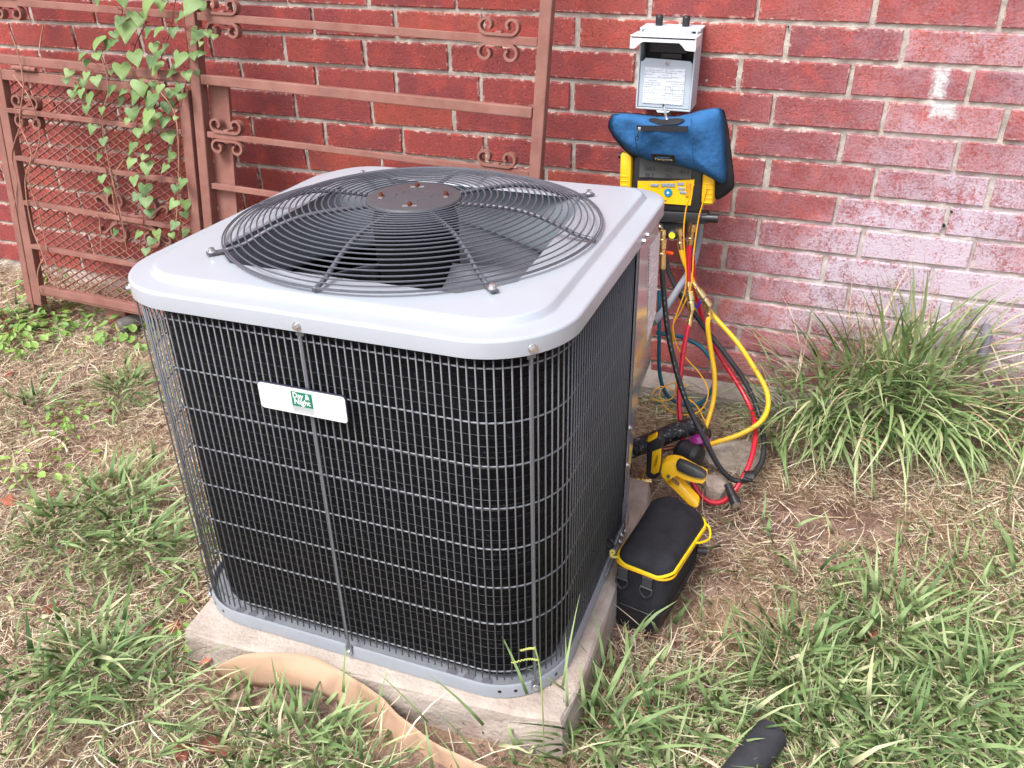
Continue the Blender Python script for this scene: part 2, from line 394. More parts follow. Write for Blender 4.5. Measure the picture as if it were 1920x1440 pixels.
idx = np.arange(nx * ny).reshape(nx, ny)
quads = np.stack([idx[:-1, :-1], idx[1:, :-1], idx[1:, 1:], idx[:-1, 1:]], -1).reshape(-1, 4)
def np_mesh(name, verts, quads, smooth_=True):
    me = bpy.data.meshes.new(name); nv, nq = len(verts), len(quads)
    me.vertices.add(nv); me.vertices.foreach_set('co', np.ascontiguousarray(verts, np.float32).ravel())
    me.loops.add(nq * 4); me.loops.foreach_set('vertex_index', np.ascontiguousarray(quads, np.int32).ravel())
    me.polygons.add(nq); me.polygons.foreach_set('loop_start', np.arange(0, nq * 4, 4, dtype=np.int32)); me.polygons.foreach_set('loop_total', np.full(nq, 4, np.int32))
    me.polygons.foreach_set('use_smooth', np.full(nq, smooth_)); me.update(calc_edges=True); return me
g = link('ground', np_mesh('ground', np.stack([XX, YY, ZZ], -1).reshape(-1, 3), quads), SOIL); tag(g, kind='structure')
def gzs(x, y): return float(gz(x, y))

# ------------------------------------------------------------------ brick wall
ROWC = .078219; ZTOP = 1.15; BL = .254
OFF = [-.0633, -.2421, -.0886, -.2531, -.0809, -.2449, -.0664, -.2458, -.0699, -.2511, -.0774, -.2577, -.0700, -.2500, -.07, -.25]
wall = empty('brick_wall', Matrix.Translation((0, 0, 0)))
tag(wall, 'red brick house wall with pale mortar joints and whitish bloom low on the right', 'wall')
def brick_mesh(i, w, h, d=.09):
    r = random.Random(i); bm = bmesh.new(); bmesh.ops.create_cube(bm, size=1)
    bmesh.ops.scale(bm, vec=(w, d, h), verts=bm.verts); bmesh.ops.translate(bm, vec=(0, d / 2, 0), verts=bm.verts)
    fr = [e for e in bm.edges if all(v.co.y < .001 for v in e.verts)]
    bmesh.ops.bevel(bm, geom=fr, offset=.0022, segments=1, affect='EDGES')
    for v in bm.verts:
        if v.co.y < .01: v.co.x += r.uniform(-.0012, .0012); v.co.z += r.uniform(-.0012, .0012); v.co.y += r.uniform(-.0005, .0008)
    me = bpy.data.meshes.new('brick'); bm.to_mesh(me); bm.free(); me.materials.append(BRICK); return me
BM = [brick_mesh(i, .2425, .0665) for i in range(8)]
courses = MB()
for r in range(-17, 15):
    zc = ZTOP - (r + .5) * ROWC
    off = OFF[r] if 0 <= r < len(OFF) else OFF[r % 2]
    for k in range(-24, 16):
        xc = (k + .5) * BL + off + random.uniform(-.002, .002)
        c = Vector((xc, random.uniform(-.0015, .0015), zc))
        if -2.75 < xc < 1.35 and 0 <= r <= 13:
            o = link('brick', random.choice(BM), None, wall, Matrix.Translation(c) @ Matrix.Rotation(random.uniform(-.004, .004), 4, 'Y'))
        else:
            me = random.choice(BM); courses.add([v.co + c for v in me.vertices], [tuple(p.vertices) for p in me.polygons])
o = courses.build('brick_courses', BRICK, wall); o['kind'] = 'stuff'
mx_, mz_ = np.arange(-2.9, 1.5, .009), np.arange(-.1, 1.3, .007)
MX, MZ = np.meshgrid(mx_, mz_, indexing='ij')
MY = .0062 + (vnoise(MX, MZ, 26, 5) - .5) * .007 + (vnoise(MX, MZ, 80, 6) - .5) * .005 + (vnoise(MX, MZ, 170, 8) - .5) * .003
mi = np.arange(MX.size).reshape(MX.shape)
mq = np.stack([mi[:-1, :-1], mi[1:, :-1], mi[1:, 1:], mi[:-1, 1:]], -1).reshape(-1, 4)
link('mortar', np_mesh('mortar', np.stack([MX, MY, MZ], -1).reshape(-1, 3), mq), MORTAR, wall)
mb = MB(); mb.box((-.7, .06, 2.0), (11, .10, 1.41)); mb.box((-4.6, .06, .6), (3.4, .1, 1.4)); mb.box((3.0, .06, .6), (3.0, .1, 1.4))
mb.build('backing_mortar', MORTAR, wall)
# weep slot, pits in the mortar
q = at(1882, 758, 0)
MB().box((q.x, -.001, q.z), (.012, .006, .062), .002).build('weep_slot', DARK, wall)
for (x, y, w_, h_) in ((1784, 397, .005, .014), (1770, 423, .007, .008), (1478, 50, .004, .004)):
    q = at(x, y, 0); MB().cyl((q.x, -.002, q.z), (q.x, .012, q.z), w_ * .6, w_ * .4, 7).build('mortar_pit', DARK, wall)
# concrete footing that shows under the bricks
fv = []; nfoot = 60
for i in range(nfoot + 1):
    x = -3.2 + 5.2 * i / nfoot; t = .015 * random.random()
    fv.append([(x, .03, .0), (x, -.035 - t, .0), (x, -.03 - t, .115 + .012 * random.random() - .05 * math.exp(-((x - .12) / .45) ** 2)), (x, .03, .135)])
v, f = [], []
for s_ in fv: v += s_
for i in range(nfoot):
    for k in range(4): f.append((4 * i + k, 4 * i + (k + 1) % 4, 4 * i + 4 + (k + 1) % 4, 4 * i + 4 + k))
o = link('wall_footing', new_mesh('wall_footing', v, f), FOOT); tag(o, 'rough grey concrete footing strip along the bottom of the brick wall', 'footing')

# ------------------------------------------------------------------ AC unit
AC_R = Matrix(((0.999605, 0.020679, -0.019048), (-0.020311, 0.999607, 0.019307), (0.01944, -0.018912, 0.999632)))
AC_M = Matrix.Translation((-0.295329, -0.852126, 0.076463)) @ AC_R.to_4x4()
ac = empty('air_conditioner', AC_M)
tag(ac, 'grey square outdoor air conditioning unit with black coil behind wire guard', 'air conditioner')
W, D = .792, .788; RC = .138; RB = .085; RAD = (RB, RC, RC, RC)
def ringz(inset, z, n=14, rmin=.01):
    return [(x, y, z) for x, y in rrect(W - 2 * inset, D - 2 * inset, [max(rmin, r - inset) for r in RAD], n)]
# concrete pad
padq = [(-.366, -.450), (.428, -.404), (.412, .37), (-.375, .37)]
def pad_ring(grow, z, n=9):
    out = []; cx, cy = .02, -.03
    for i in range(4):
        a, b = Vector(padq[i]), Vector(padq[(i + 1) % 4])
        for j in range(n):
            p = a.lerp(b, j / n); d = (p - Vector((cx, cy)))
            p = p + d.normalized() * (grow - (.012 if j == 0 else 0)); out.append((p.x + random.uniform(-.002, .002), p.y + random.uniform(-.002, .002), z + random.uniform(-.001, .001)))
    return out
v, f = loft([pad_ring(.004, -.15), pad_ring(.006, -.09), pad_ring(.005, -.05), pad_ring(.003, -.02), pad_ring(.000, -.008), pad_ring(-.005, -.0035), pad_ring(-.012, -.002), pad_ring(-.06, -.0018)], True, True)
pad = link('concrete_pad', new_mesh('concrete_pad', v, f, False), CONC, None); pad.matrix_world = AC_M.copy()
tag(pad, 'pale pinkish concrete slab under the air conditioning unit', 'concrete pad')
# base pan
def ringz_b(inset, z, n=14): return [(x, y, z) for x, y in rrect(W - 2 * inset, D - 2 * inset, [max(.01, r - inset) for r in (.24, RC, RC, RC)], n)]
ringz_l, ringz = ringz, ringz_b
rg = [ringz(0, 0), ringz(0, .026), ringz(.0015, .0285), ringz(.004, .029), ringz(.006, .0275), ringz(.007, .014), ringz(.05, .013), ringz(.3, .013)]
v, f = loft(rg, True, True); bp = link('base_pan', new_mesh('base_pan', v, f, True), BASE, ac)
bp.data.set_sharp_from_angle(angle=R_(40)); ringz = ringz_l
def per(inset, n=40):                       # perimeter polyline, clockwise start at right side panel edge
    return rrect(W - 2 * inset, D - 2 * inset, [r - inset for r in RAD], n)
def perim_path(inset, start_v=.12):
    P = [Vector((x, y)) for x, y in per(inset)]
    # order: from (right, start_v) down the right side to the front, left, back
    n = len(P); i0 = max(range(n), key=lambda i: -((P[i].x - (W / 2 - inset)) ** 2 + (P[i].y - (-D / 2 + RC)) ** 2))
    out = [Vector((W / 2 - inset, start_v))]
    i = i0
    for _ in range(n): out.append(P[i % n]); i -= 1
    return out
def walk(path, step, total):
    res = []; acc = 0; nxt = 0
    for a, b in zip(path[:-1], path[1:]):
        d = (b - a).length
        while d > 1e-9 and nxt <= acc + d and nxt <= total:
            t = (nxt - acc) / d; res.append((a.lerp(b, t), (b - a).normalized())); nxt += step
        acc += d
    return res
# holes along the base lip near the corners
for ang, dz in ((225, 0), (238, 0), (252, 0), (288, 0), (300, 0), (318, 0), (335, 0)):
    a = R_(ang); sx = -1 if ang < 270 else 1
    c0 = Vector((sx * (W / 2 - RC), -D / 2 + RC)); dv = Vector((math.cos(a), math.sin(a)))
    p = c0 + dv * (RC + .0002); q = c0 + dv * (RC - .002)
    MB().cyl((q.x, q.y, .016), (p.x, p.y, .016), .0035, .0035, 10).build('drain_hole', DARK, ac)
for x, rr in ((-.27, .010), (-.24, .010), (-.2, .012), (.2, .011), (.235, .011), (.27, .011)):
    MB().cyl((x, -D / 2 + .022, .0132), (x, -D / 2 + .022, .0142), rr, rr, 16).build('drain_dimple', M('dimple_grey', S(112, 112, 122), .6), ac)
# coil
cr = []
CI = .027
def coilring(inset, z): return [(x, y, z) for x, y in rrect(W - 2 * inset, D - 2 * inset, [.085, .135, .135, .115], 12)]
z = .03; cr.append(coilring(CI, z))
while z < .675:
    cr += [coilring(CI, z + .0205), coilring(CI - .0012, z + .0212), coilring(CI - .0012, z + .0238), coilring(CI, z + .0245)]; z += .0254
cr += [coilring(CI, .688), coilring(CI + .022, .688)]
zz = .66
while zz > .05:
    cr += [coilring(CI + .022, zz), coilring(CI + .0205, zz - .006), coilring(CI + .022, zz - .012)]; zz -= .03
cr += [coilring(CI + .022, .03)]
v, f = loft(cr); link('coil', new_mesh('coil', v, f, False), COIL, ac)
link('coil_floor', new_mesh('coil_floor', *loft([coilring(.06, .05), coilring(.3, .05)], False, True)), DARK, ac)
fl_m = MB(); zz = .055
while zz < .66:
    fl_m.tube(coilring(CI - .0014, zz), .0006, 4, True); zz += .0254 * .8
fl_m.build('coil_tube_lines', M('coil_line', S(27, 27, 30), .4, metal=.2, var=.8, vs=14, spec=.3), ac)['kind'] = 'stuff'
# coil hairpin bracket at the left corner
MB().box((-.315, -.30, .115), (.03, .004, .028), .001, Matrix.Rotation(.6, 3, 'Z')).build('coil_bracket', BASE, ac)
# vertical guard wires
wm = MB().cyl((0, 0, 0), (0, 0, .642), .00145, .00145, 6); wire_me = new_mesh('guard_wire', wm.v, wm.f, True); wire_me.materials.append(WIRE)
path = perim_path(.005)
for p, t in walk(path, .01335, 2.62):
    link('guard_wire', wire_me, None, ac, Matrix.Translation((p.x, p.y, .041)))
HZ = (.668, .576, .498, .418, .336, .254, .172, .058)
hp = [p for p in perim_path(.0085) if True]
acc = 0; hpp = [hp[0]]
for a, b in zip(hp[:-1], hp[1:]):
    acc += (b - a).length
    if acc > 2.6: break
    if (b - a).length > 1e-6: hpp.append(b)
hm = MB().tube([(p.x, p.y, 0) for p in hpp], .0016, 6); hoop = new_mesh('guard_hoop', hm.v, hm.f, True); hoop.materials.append(M('hoop_enamel', S(118, 122, 128), .36, var=.05))
for h in HZ: link('guard_hoop', hoop, None, ac, Matrix.Translation((0, 0, h)))
# straps, screws
def hexscrew(name, p, n, parent, s=1.0):
    p, n = Vector(p), Vector(n).normalized(); m = MB()
    m.cyl(p, p + n * .0014 * s, .0068 * s, .0064 * s, 18); m.cyl(p + n * .0014 * s, p + n * .006 * s, .0044 * s, .0042 * s, 6); m.cyl(p + n * .006 * s, p + n * .0062 * s, .0025 * s, .001 * s, 6)
    return m.build(name, ZINC, parent)
cL = Vector((-(W / 2 - RC), -D / 2 + RC)); cR = Vector((W / 2 - RC, -D / 2 + RC))
def cpt(c, deg, r): return Vector((c.x + r * math.cos(R_(deg)), c.y + r * math.sin(R_(deg))))
for p, nrm in ((Vector((-.003, -D / 2)), Vector((0, -1))), (cpt(cR, -45, RC), Vector((1, -1))), (cpt(cL, 225, RC), Vector((-1, -1))), (Vector((W / 2, .128)), Vector((1, 0)))):
    nrm = nrm.normalized(); q = p + nrm * .0015; tq = Vector((-nrm.y, nrm.x))
    m = MB(); rot = Matrix.Rotation(math.atan2(nrm.y, nrm.x) + math.pi / 2, 3, 'Z')
    m.box((q.x, q.y, .355), (.0046, .003, .655), .0008, rot); m.box((q.x, q.y, .694), (.014, .003, .024), .001, rot); m.box((q.x, q.y, .024), (.014, .003, .02), .001, rot)
    m.build('guard_strap', WIRE, ac)
    pp = p + nrm * .006; hexscrew('screw', (pp.x, pp.y, .7), (nrm.x, nrm.y, 0), ac, 1.1)
    pp = p + nrm * .003; hexscrew('screw', (pp.x, pp.y, .016), (nrm.x, nrm.y, 0), ac, .9)
hexscrew('screw', (W / 2 + .006, .158, .702), (1, 0, 0), ac, 1.0)
for vv, zz in ((.112, .30), (.108, .21), (.09, .035), (.075, .028)): hexscrew('screw', (W / 2 + .004, vv, zz), (1, 0, 0), ac, .9)
# lid
OP = .349
def circ_like(ring, r, z): return [(r * math.cos(math.atan2(y, x)), r * math.sin(math.atan2(y, x)), z) for x, y, _ in ring]
rr_ = ringz(.04, .73, 16)
def rz(i, z): return ringz(i, z, 16)
prof = [rz(-.001, .692), rz(-.0055, .690), rz(-.0062, .6905), rz(-.0062, .692), rz(-.0062, .7145), rz(-.0058, .7162), rz(-.0048, .7176), rz(-.0032, .7187), rz(-.001, .7193), rz(.002, .7196), rz(.0285, .7206), rz(.0300, .7208), rz(.0315, .7217), rz(.0330, .7232),
        rz(.0375, .7292), rz(.0390, .7308), rz(.0405, .7317), rz(.0425, .7321), rz(.047, .7323)]
base_ring = rz(.047, .7323)
def mixr(t, r, z): 
    c_ = circ_like(base_ring, r, z); return [tuple(a * (1 - t) + b * t for a, b in zip(p, q)) for p, q in zip(base_ring, c_)]
lidr = prof + [mixr(.33, OP + .004, .7326), mixr(.66, OP + .004, .733), circ_like(base_ring, OP + .004, .7334), circ_like(base_ring, OP + .0005, .7332), circ_like(base_ring, OP - .002, .732), circ_like(base_ring, OP - .004, .7285)]
v, f = loft(lidr); lid = link('top_cover', new_mesh('top_cover', v, f, True), LID, ac); lid.data.set_sharp_from_angle(angle=R_(50))
# venturi collar inside the opening
n = 96
def circ(r, z): return [(r * math.cos(2 * math.pi * i / n), r * math.sin(2 * math.pi * i / n), z) for i in range(n)]
v, f = loft([circ(OP - .004, .7285), circ(OP - .012, .72), circ(OP - .02, .70), circ(OP - .024, .67), circ(OP - .024, .60), circ(OP - .02, .585), circ(OP - .006, .578)])
link('venturi', new_mesh('venturi', v, f, True), VENT, ac)
# fan: blades, hub, motor
motor = MB().prof((0, 0, .60), (0, 0, .772), [(0, .06), (.05, .078), (.85, .08), (1, .07)], 28).build('fan_motor', MOTOR, ac, True)
MB().cyl((0, 0, .575), (0, 0, .60), .045, .045, 20).build('fan_hub', BLADE, ac, True)
MB().prof((0, 0, .555), (0, 0, .577), [(0, .02), (.5, .08), (1, .09)], 24).build('hub_plate', ZINC, ac, True)
for a0 in (-44, 76, 196):
    nv, nr = 14, 9; v = []
    for i in range(nr):
        r = .06 + (.316 - .06) * i / (nr - 1); half = R_(32 + 5 * i / (nr - 1)); sweepb = R_(14) * (i / (nr - 1)) ** 1.5
        for j in range(nv):
            t = j / (nv - 1) * 2 - 1; a = R_(a0) + sweepb + t * half
            if i == nr - 1: r = .316 - .012 * t * t
            v.append((r * math.cos(a), r * math.sin(a), .625 + .045 * t - .015 * (1 - t * t) + .012 * (i / (nr - 1))))
    f = [(i * nv + j, (i + 1) * nv + j, (i + 1) * nv + j + 1, i * nv + j + 1) for i in range(nr - 1) for j in range(nv - 1)]
    me = new_mesh('fan_blade', v, f, True); o = link('fan_blade', me, BLADE, ac)
    md = o.modifiers.new('t', 'SOLIDIFY'); md.thickness = .0018
# control box inside, with its wire
MB().box((.27, -.02, .60), (.10, .12, .12), .003, Matrix.Rotation(.2, 3, 'Z')).build('inner_bracket', BASE, ac)
MB().tube(crom([(.30, -.10, .70), (.302, -.115, .66), (.295, -.12, .60), (.29, -.1, .5)]), .0025, 8).build('inner_cable', WY, ac, True)
# dome guard
DP = [(.08, .7815), (.15, .7835), (.2, .7815), (.234, .7755), (.262, .7675), (.288, .7575), (.315, .7465), (.345, .7385)]
def dz_(r):
    for (a, za), (b, zb) in zip(DP[:-1], DP[1:]):
        if r <= b: return za + (zb - za) * (r - a) / (b - a)
    return DP[-1][1]
radii = list(np.linspace(.096, .3435, 22)) + [.3475]
for i, r in enumerate(radii):
    zr = dz_(r) + .0022 if i < 22 else .735 + .006
    m = MB().tube([(r * math.cos(2 * math.pi * i / 112), r * math.sin(2 * math.pi * i / 112), zr) for i in range(112)], .0015, 6, True)
    m.build('fan_guard_ring', GUARD, ac, True)
rm = MB().tube(crom([(r, 0, z_ - .0025) for r, z_ in DP[:-1]] + [(.348, 0, .7385)], 4), .0042, 8)
rib = new_mesh('fan_guard_rib', rm.v, rm.f, True); rib.materials.append(GUARD)
for a in range(0, 360, 45): link('fan_guard_rib', rib, None, ac, Matrix.Rotation(R_(a), 4, 'Z'))
for a in (45, 135, 225, 315):
    m = MB().box((.362, 0, .7385), (.030, .014, .0035), .001)
    m.build('guard_clip', GUARD, ac, False, Matrix.Rotation(R_(a), 4, 'Z')); d = Vector((math.cos(R_(a)), math.sin(R_(a)), 0)) * .367
    hexscrew('screw', (d.x, d.y, .7405), (0, 0, 1), ac, 1.15)
PLATE = M('motor_plate_enamel', S(74, 74, 79), .5, var=.05)
pl = MB().prof((0, 0, .7805), (0, 0, .7868), [(0, .0885), (.5, .0885), (.85, .087), (1, .084)], 56).build('motor_plate', PLATE, ac, True)
m = MB()
for i in range(20):
    if i % 5 == 4: continue
    pts = [(.034 * math.cos(R_(a)), .034 * math.sin(R_(a)), .7869) for a in range(i * 18, i * 18 + 14, 3)]; m.tube(pts, .0007, 5)
m.build('embossed_circle', PLATE, pl)
for a in (-70, 20, 110, 200):
    c = Vector((.06 * math.cos(R_(a)), .06 * math.sin(R_(a)), .7868)); tn = Vector((-math.sin(R_(a)), math.cos(R_(a)), 0))
    MB().box(c, (.026, .0075, .0012), .0004, Matrix.Rotation(R_(a + 90), 3, 'Z')).build('bolt_slot', ZINC, pl)
    MB().cyl(c, c + Vector((0, 0, .005)), .0052, .0052, 6).cyl(c + Vector((0, 0, .005)), c + Vector((0, 0, .0075)), .003, .0025, 8).build('bolt', COPPER, pl)
# service panel at the back right corner
u = W / 2 + .0012
pp = [(u, .118, .698), (u, .118, .0), (u, .156, .0), (u, .158, .17), (u, .196, .334), (u, .30, .356), (u - .004, .325, .357), (u - .02, .352, .357), (u - .05, .372, .357), (u - .05, .372, .698), (u - .02, .352, .698), (u - .004, .325, .698), (u, .30, .698)]
m = MB()
fl = [pp[0], pp[1], pp[2], pp[3], pp[4], pp[5], pp[12]]
m.prism(fl, (-.0016, 0, 0))
for a, b, c_, d_ in ((5, 6, 11, 12), (6, 7, 10, 11), (7, 8, 9, 10)): m.prism([pp[a], pp[b], pp[c_], pp[d_]], (-.0016, 0, 0))
m.build('service_panel', PANEL, ac)
MB().box((W / 2 - .10, .372, .53), (.12, .004, .33), .001).build('rear_panel', PANEL, ac)
MB().box((W / 2 - .09, .27, .35), (.15, .20, .012), .001).build('control_box_floor', BASE, ac)
MB().box((W / 2 - .03, .20, .17), (.004, .10, .32), .001).build('valve_plate', BASE, ac)
lab = [(u + .0012, .222, .655), (u + .0012, .222, .452), (u + .0012, .25, .432), (u + .0012, .315, .455), (u + .0012, .315, .655)]
LABELM = mat_print('rating_print', S(232, 230, 236), S(90, 84, 100), 130, .62)
MB().prism([(u + .0012, .218, .656), (u + .0012, .25, .432), (u + .0012, .322, .465), (u + .0012, .312, .656)], (-.0008, 0, 0)).build('rating_label', LABELM, ac)
MB().box((W / 2 + .003, .03, .018), (.004, .12, .006), .001).build('base_clip', BASE, ac)
# name plate
npz, npx = .5685, -.0115
npm = Matrix.Translation((npx, -D / 2 - .0065, npz)) @ Matrix.Rotation(R_(90), 4, 'X')
def rplate(w_, h_, r, t, z0=0):
    o_ = rrect(w_, h_, [r] * 4, 5); v, f = loft([[(x, y, z0) for x, y in o_], [(x, y, z0 + t * .8) for x, y in o_], [(x * (1 - .002 / w_), y * (1 - .002 / h_), z0 + t) for x, y in o_]], True, True)
    return v, f
nb = link('name_plate', new_mesh('name_plate', *rplate(.162, .0485, .006, .0045)), M('plate_back', (.02, .02, .04, 1), .4), ac, npm)
link('plate_face', new_mesh('plate_face', *rplate(.160, .0465, .006, .0012, .0046)), WHITE, nb)
o_ = rrect(.152, .0385, [.004] * 4, 5)
MB().tube([(x, y, .0058) for x, y in o_], .00035, 4, True).build('plate_outline', PRINT_GREY, nb)
link('emblem', new_mesh('emblem', *rplate(.0385, .0262, .0004, .0004, .0059)), GREEN, nb, Matrix.Translation((.001, .005, 0)))
text_obj('emblem_text', 'Day &', .0135, WHITE, nb, Matrix.Translation((.000, .0115, .0066)), bold=.00035, sx=.9)
text_obj('emblem_text', 'Night', .0135, WHITE, nb, Matrix.Translation((.001, .0005, .0066)), bold=.00035, sx=.98)
for i in range(6): MB().box((.001, -.0095 - i * .00185, .0061), (.0385, .0010 - .00010 * i, .0003)).build('emblem_stripe', PRINT_GREY, nb)

# ------------------------------------------------------------------ iron window guard leaning on the wall
yw, ln, rl = R_(-.287), R_(7.27), R_(1.439)
eu = Vector((math.cos(yw), math.sin(yw), 0)); nn = Vector((math.sin(yw), -math.cos(yw), 0))
ev = Vector((0, 0, 1)) * math.cos(ln) - nn * math.sin(ln)
e1 = eu * math.cos(rl) - ev * math.sin(rl); e2 = eu * math.sin(rl) + ev * math.cos(rl); en = e1.cross(e2)   # en points to the wall side
if en.y < 0: en = -en
FA = Vector((-2.011, -.280, .090))
FM = Matrix(((e1.x, en.x, e2.x, FA.x), (e1.y, en.y, e2.y, FA.y), (e1.z, en.z, e2.z, FA.z), (0, 0, 0, 1)))
def fuv(x, y, w_=0):                  # photograph point -> (u, v) in the guard's plane, w_ in front of it
    d = ray(x, y); o_ = FA - en * w_; t = (o_ - CAM_P).dot(en) / d.dot(en); P = CAM_P + d * t - FA
    return P.dot(e1), P.dot(e2)
guard = empty('iron_window_guard', FM)
tag(guard, 'brown painted iron window guard with scrolls and mesh panel leaning on the brick wall', 'window guard')
def bar(name, u0, v0, u1, v1, wd, dp, parent=guard, off=0, mat=RUST):
    a, b = Vector((u0, off, v0)), Vector((u1, off, v1)); L_ = (b - a).length
    m = MB().box((0, 0, 0), (wd, dp, L_), min(wd, dp) * .1)
    return m.build(name, mat, parent, False, Matrix.Translation((a + b) / 2) @ (b - a).to_track_quat('Z', 'Y').to_matrix().to_4x4())
VT = 2.16
bar('post', -.052, -.06, -.052, VT, .026, .026); bar('post', .712, -.10, .712, VT, .032, .032); bar('post', 1.713, -.09, 1.713, VT, .030, .030)
bar('backing_bar', .762, -.05, .762, .825, .066, .012, off=.022)
for vv, wd in ((VT - .015, .03), (1.86, .016), (1.57, .016), (1.28, .016), (1.136, .016), (.992, .016), (.832, .031), (.10, .026)):
    bar('rail', -.036, vv, .694, vv, wd, .02 if wd < .02 else .026); bar('rail', .73, vv, 1.696, vv, wd, .02 if wd < .02 else .026)
for vv in (.684, .539, .395, .25): bar('crossbar', .73, vv, 1.696, vv, .0155, .016)
for uu in (.30, 1.2): bar('crossbar', uu, 1.296, uu, 1.54, .012, .012)
# hinged panel with expanded mesh
hpn = MB()
for (u0, v0, u1, v1) in ((-.014, .05, -.014, .80), (.668, .05, .668, .80)): hpn.box(((u0 + u1) / 2, -.004, (v0 + v1) / 2), (.034, .026, v1 - v0), .002)
for vv, wd in ((.788, .030), (.108, .026)): hpn.box((.327, -.004, vv), (.648, .0245, wd), .002)
hp_o = hpn.build('hinged_panel', RUST, guard)
for vv in (.684, .540, .400, .256): bar('crossbar', .003, vv, .651, vv, .0175, .014, hp_o, -.010)
ms = MB(); cw, ch = .040, .0122; nrow = int(.66 / ch); ncol = int(.648 / cw * 2)
for r in range(nrow + 1):
    pts = []
    for c_ in range(ncol + 1):
        s_ = 1 if (c_ + r) % 2 else -1
        pts.append((.003 + .648 * c_ / ncol, .006 + .002 * ((c_ + r) % 2), .122 + r * ch + s_ * ch * .47))
    # sinuous strand
    P = []
    for a, b in zip(pts[:-1], pts[1:]):
        a, b = Vector(a), Vector(b)
        for t in (0, .18, .82): 
            tt = t if t in (0,) else t
            P.append(Vector((a.x + (b.x - a.x) * t, a.y + (b.y - a.y) * t, a.z + (b.z - a.z) * (0 if t < .2 and t > 0 else (1 if t > .8 else t)) if False else a.z + (b.z - a.z) * (t * t * (3 - 2 * t)))))
    P.append(Vector(pts[-1]))
    ms.sweep(P, [(-.0026, -.0012), (.0026, -.0012), (.0026, .0012), (-.0026, .0012)], up=(0, -1, .6))
o = ms.build('mesh_screen', RUST2, hp_o)
# hinges on the top rail
hq = fuv(45, 124, .02)
for uu in (hq[0], .57):
    m = MB()
    for i in range(5): m.cyl((uu - .045 + i * .018, -.020, .812), (uu - .0275 + i * .018, -.020, .812), .0075 if i % 2 else .0068, None, 12)
    m.build('hinge', RUST, guard, True)
def scroll(name, cu, cv, size, flip, parent, turns=1.15, dp=.016, th=.0022, open_=1.0):
    def half(sg):
        P = [Vector((0, 0, 0)), Vector((sg * .25, 0, 0))]
        cx, cz, r0 = .42 * open_, .26, .26
        n_ = 26
        for i in range(n_ + 1):
            t = i / n_; a = -math.pi / 2 + t * 2 * math.pi * turns * .78; r = r0 * (1 - .62 * max(0, (t - .3) / .7))
            P.append(Vector((sg * (cx + r * math.cos(a)), 0, cz + r * math.sin(a))))
        return P
    L_ = half(-1)[::-1]; Rr = half(1)[1:]
    P = [Vector((cu + p.x * size, -.002, cv + flip * p.z * size)) for p in L_ + Rr]
    m = MB().sweep(P, [(-dp / 2, -th), (dp / 2, -th), (dp / 2, th), (-dp / 2, th)], up=(0, 1, 0))
    m.box((cu, -.002, cv + flip * .004), (.016, dp * .8, .007), .002)
    return m.build(name, RUST, parent, True)
for (x, y, vb) in ((419, 32, .992), (936, 74, .992), (428, 256, .684), (932, 318, .684), (18, 12, .992)):
    u_, _ = fuv(x, y)
    for fl_ in (1, -1): scroll('scroll', u_, vb + fl_ * .0115, .072, fl_, guard, 1.15, .02, .0032)
for (x, y, vb) in ((54, 208, .684),):
    u_, _ = fuv(x, y)
    for fl_ in (1, -1): scroll('scroll', u_, vb + fl_ * .0115, .072, fl_, hp_o, 1.15, .02, .0032)
u_, _ = fuv(252, 398)
for fl_ in (1, -1):
    scroll('scroll', u_ + .0, .400 + fl_ * .012, .135, fl_, hp_o, 1.25, .016, .0035)
    for sg in (-1, 1):
        P = crom([(u_ + sg * .02, -.004, .400 + fl_ * .014), (u_ + sg * .07, -.004, .400 + fl_ * .022), (u_ + sg * .115, -.004, .400 + fl_ * .055), (u_ + sg * .135, -.004, .400 + fl_ * .05), (u_ + sg * .13, -.004, .400 + fl_ * .036)], 5)
        MB().sweep(P, [(-.008, -.003), (.008, -.003), (.008, .003), (-.008, .003)], up=(0, 1, 0)).build('scroll', RUST, hp_o, True)
# ------------------------------------------------------------------ climbing vine on the guard
vine = empty('climbing_vine', Matrix.Translation(FM @ Vector((.5, -.03, .2))))
tag(vine, 'vine with heart shaped light green leaves climbing the iron window guard', 'vine')
LV = [(825,35,45),(905,20,35),(690,8,30),(550,5,25),(1090,40,50),(1030,90,25),(1135,40,25),(990,120,12),(680,120,25),(785,110,38),(735,90,25),(715,170,55),(830,185,25),(895,178,30),(975,182,28),(645,200,25),(558,242,40),(615,250,30),(650,240,20),(1120,205,45),(1170,188,22),(1210,207,18),(1130,247,15),(865,270,32),(900,310,28),(930,265,22),(1020,335,42),(1090,315,28),(1140,305,22),(760,330,40),(855,350,30),(890,380,40),(545,320,26),(462,320,22),(487,352,20),(687,400,42),(975,412,28),(1050,425,28),(1105,415,18),(985,375,15),(393,415,24),(372,458,18),(490,428,22),(540,455,30),(466,465,24),(625,408,14),(790,490,45),(858,478,20),(900,500,28),(1010,500,32),(963,525,28),(632,512,32),(410,530,24),(455,525,24),(502,558,32),(430,495,18),(767,545,38),(700,520,22),(680,570,24),(865,558,35),(1025,545,25),(485,615,24),(845,590,40),(945,605,36),(745,640,34),(572,622,20),(840,660,42),(885,655,28),(720,680,22),(840,705,38),(930,685,32),(522,725,27),(780,745,32),(990,665,14),(945,775,36),(750,830,34),(585,800,25),(835,830,20),(742,915,30),(815,885,20),(825,945,36),(970,880,30),(937,948,26),(560,885,18),(575,1010,24),(757,1018,28),(1030,1030,30),(990,1060,24),(820,1070,38),(605,1075,20),(775,1110,26),(825,1140,34),(985,1150,30),(1048,1150,30),(840,1200,26),(1038,1210,24),(990,1270,28),(1048,1310,26),(885,1320,28),(785,1320,26),(860,1360,26),(965,1325,18),(655,1308,20),(825,1415,24)]
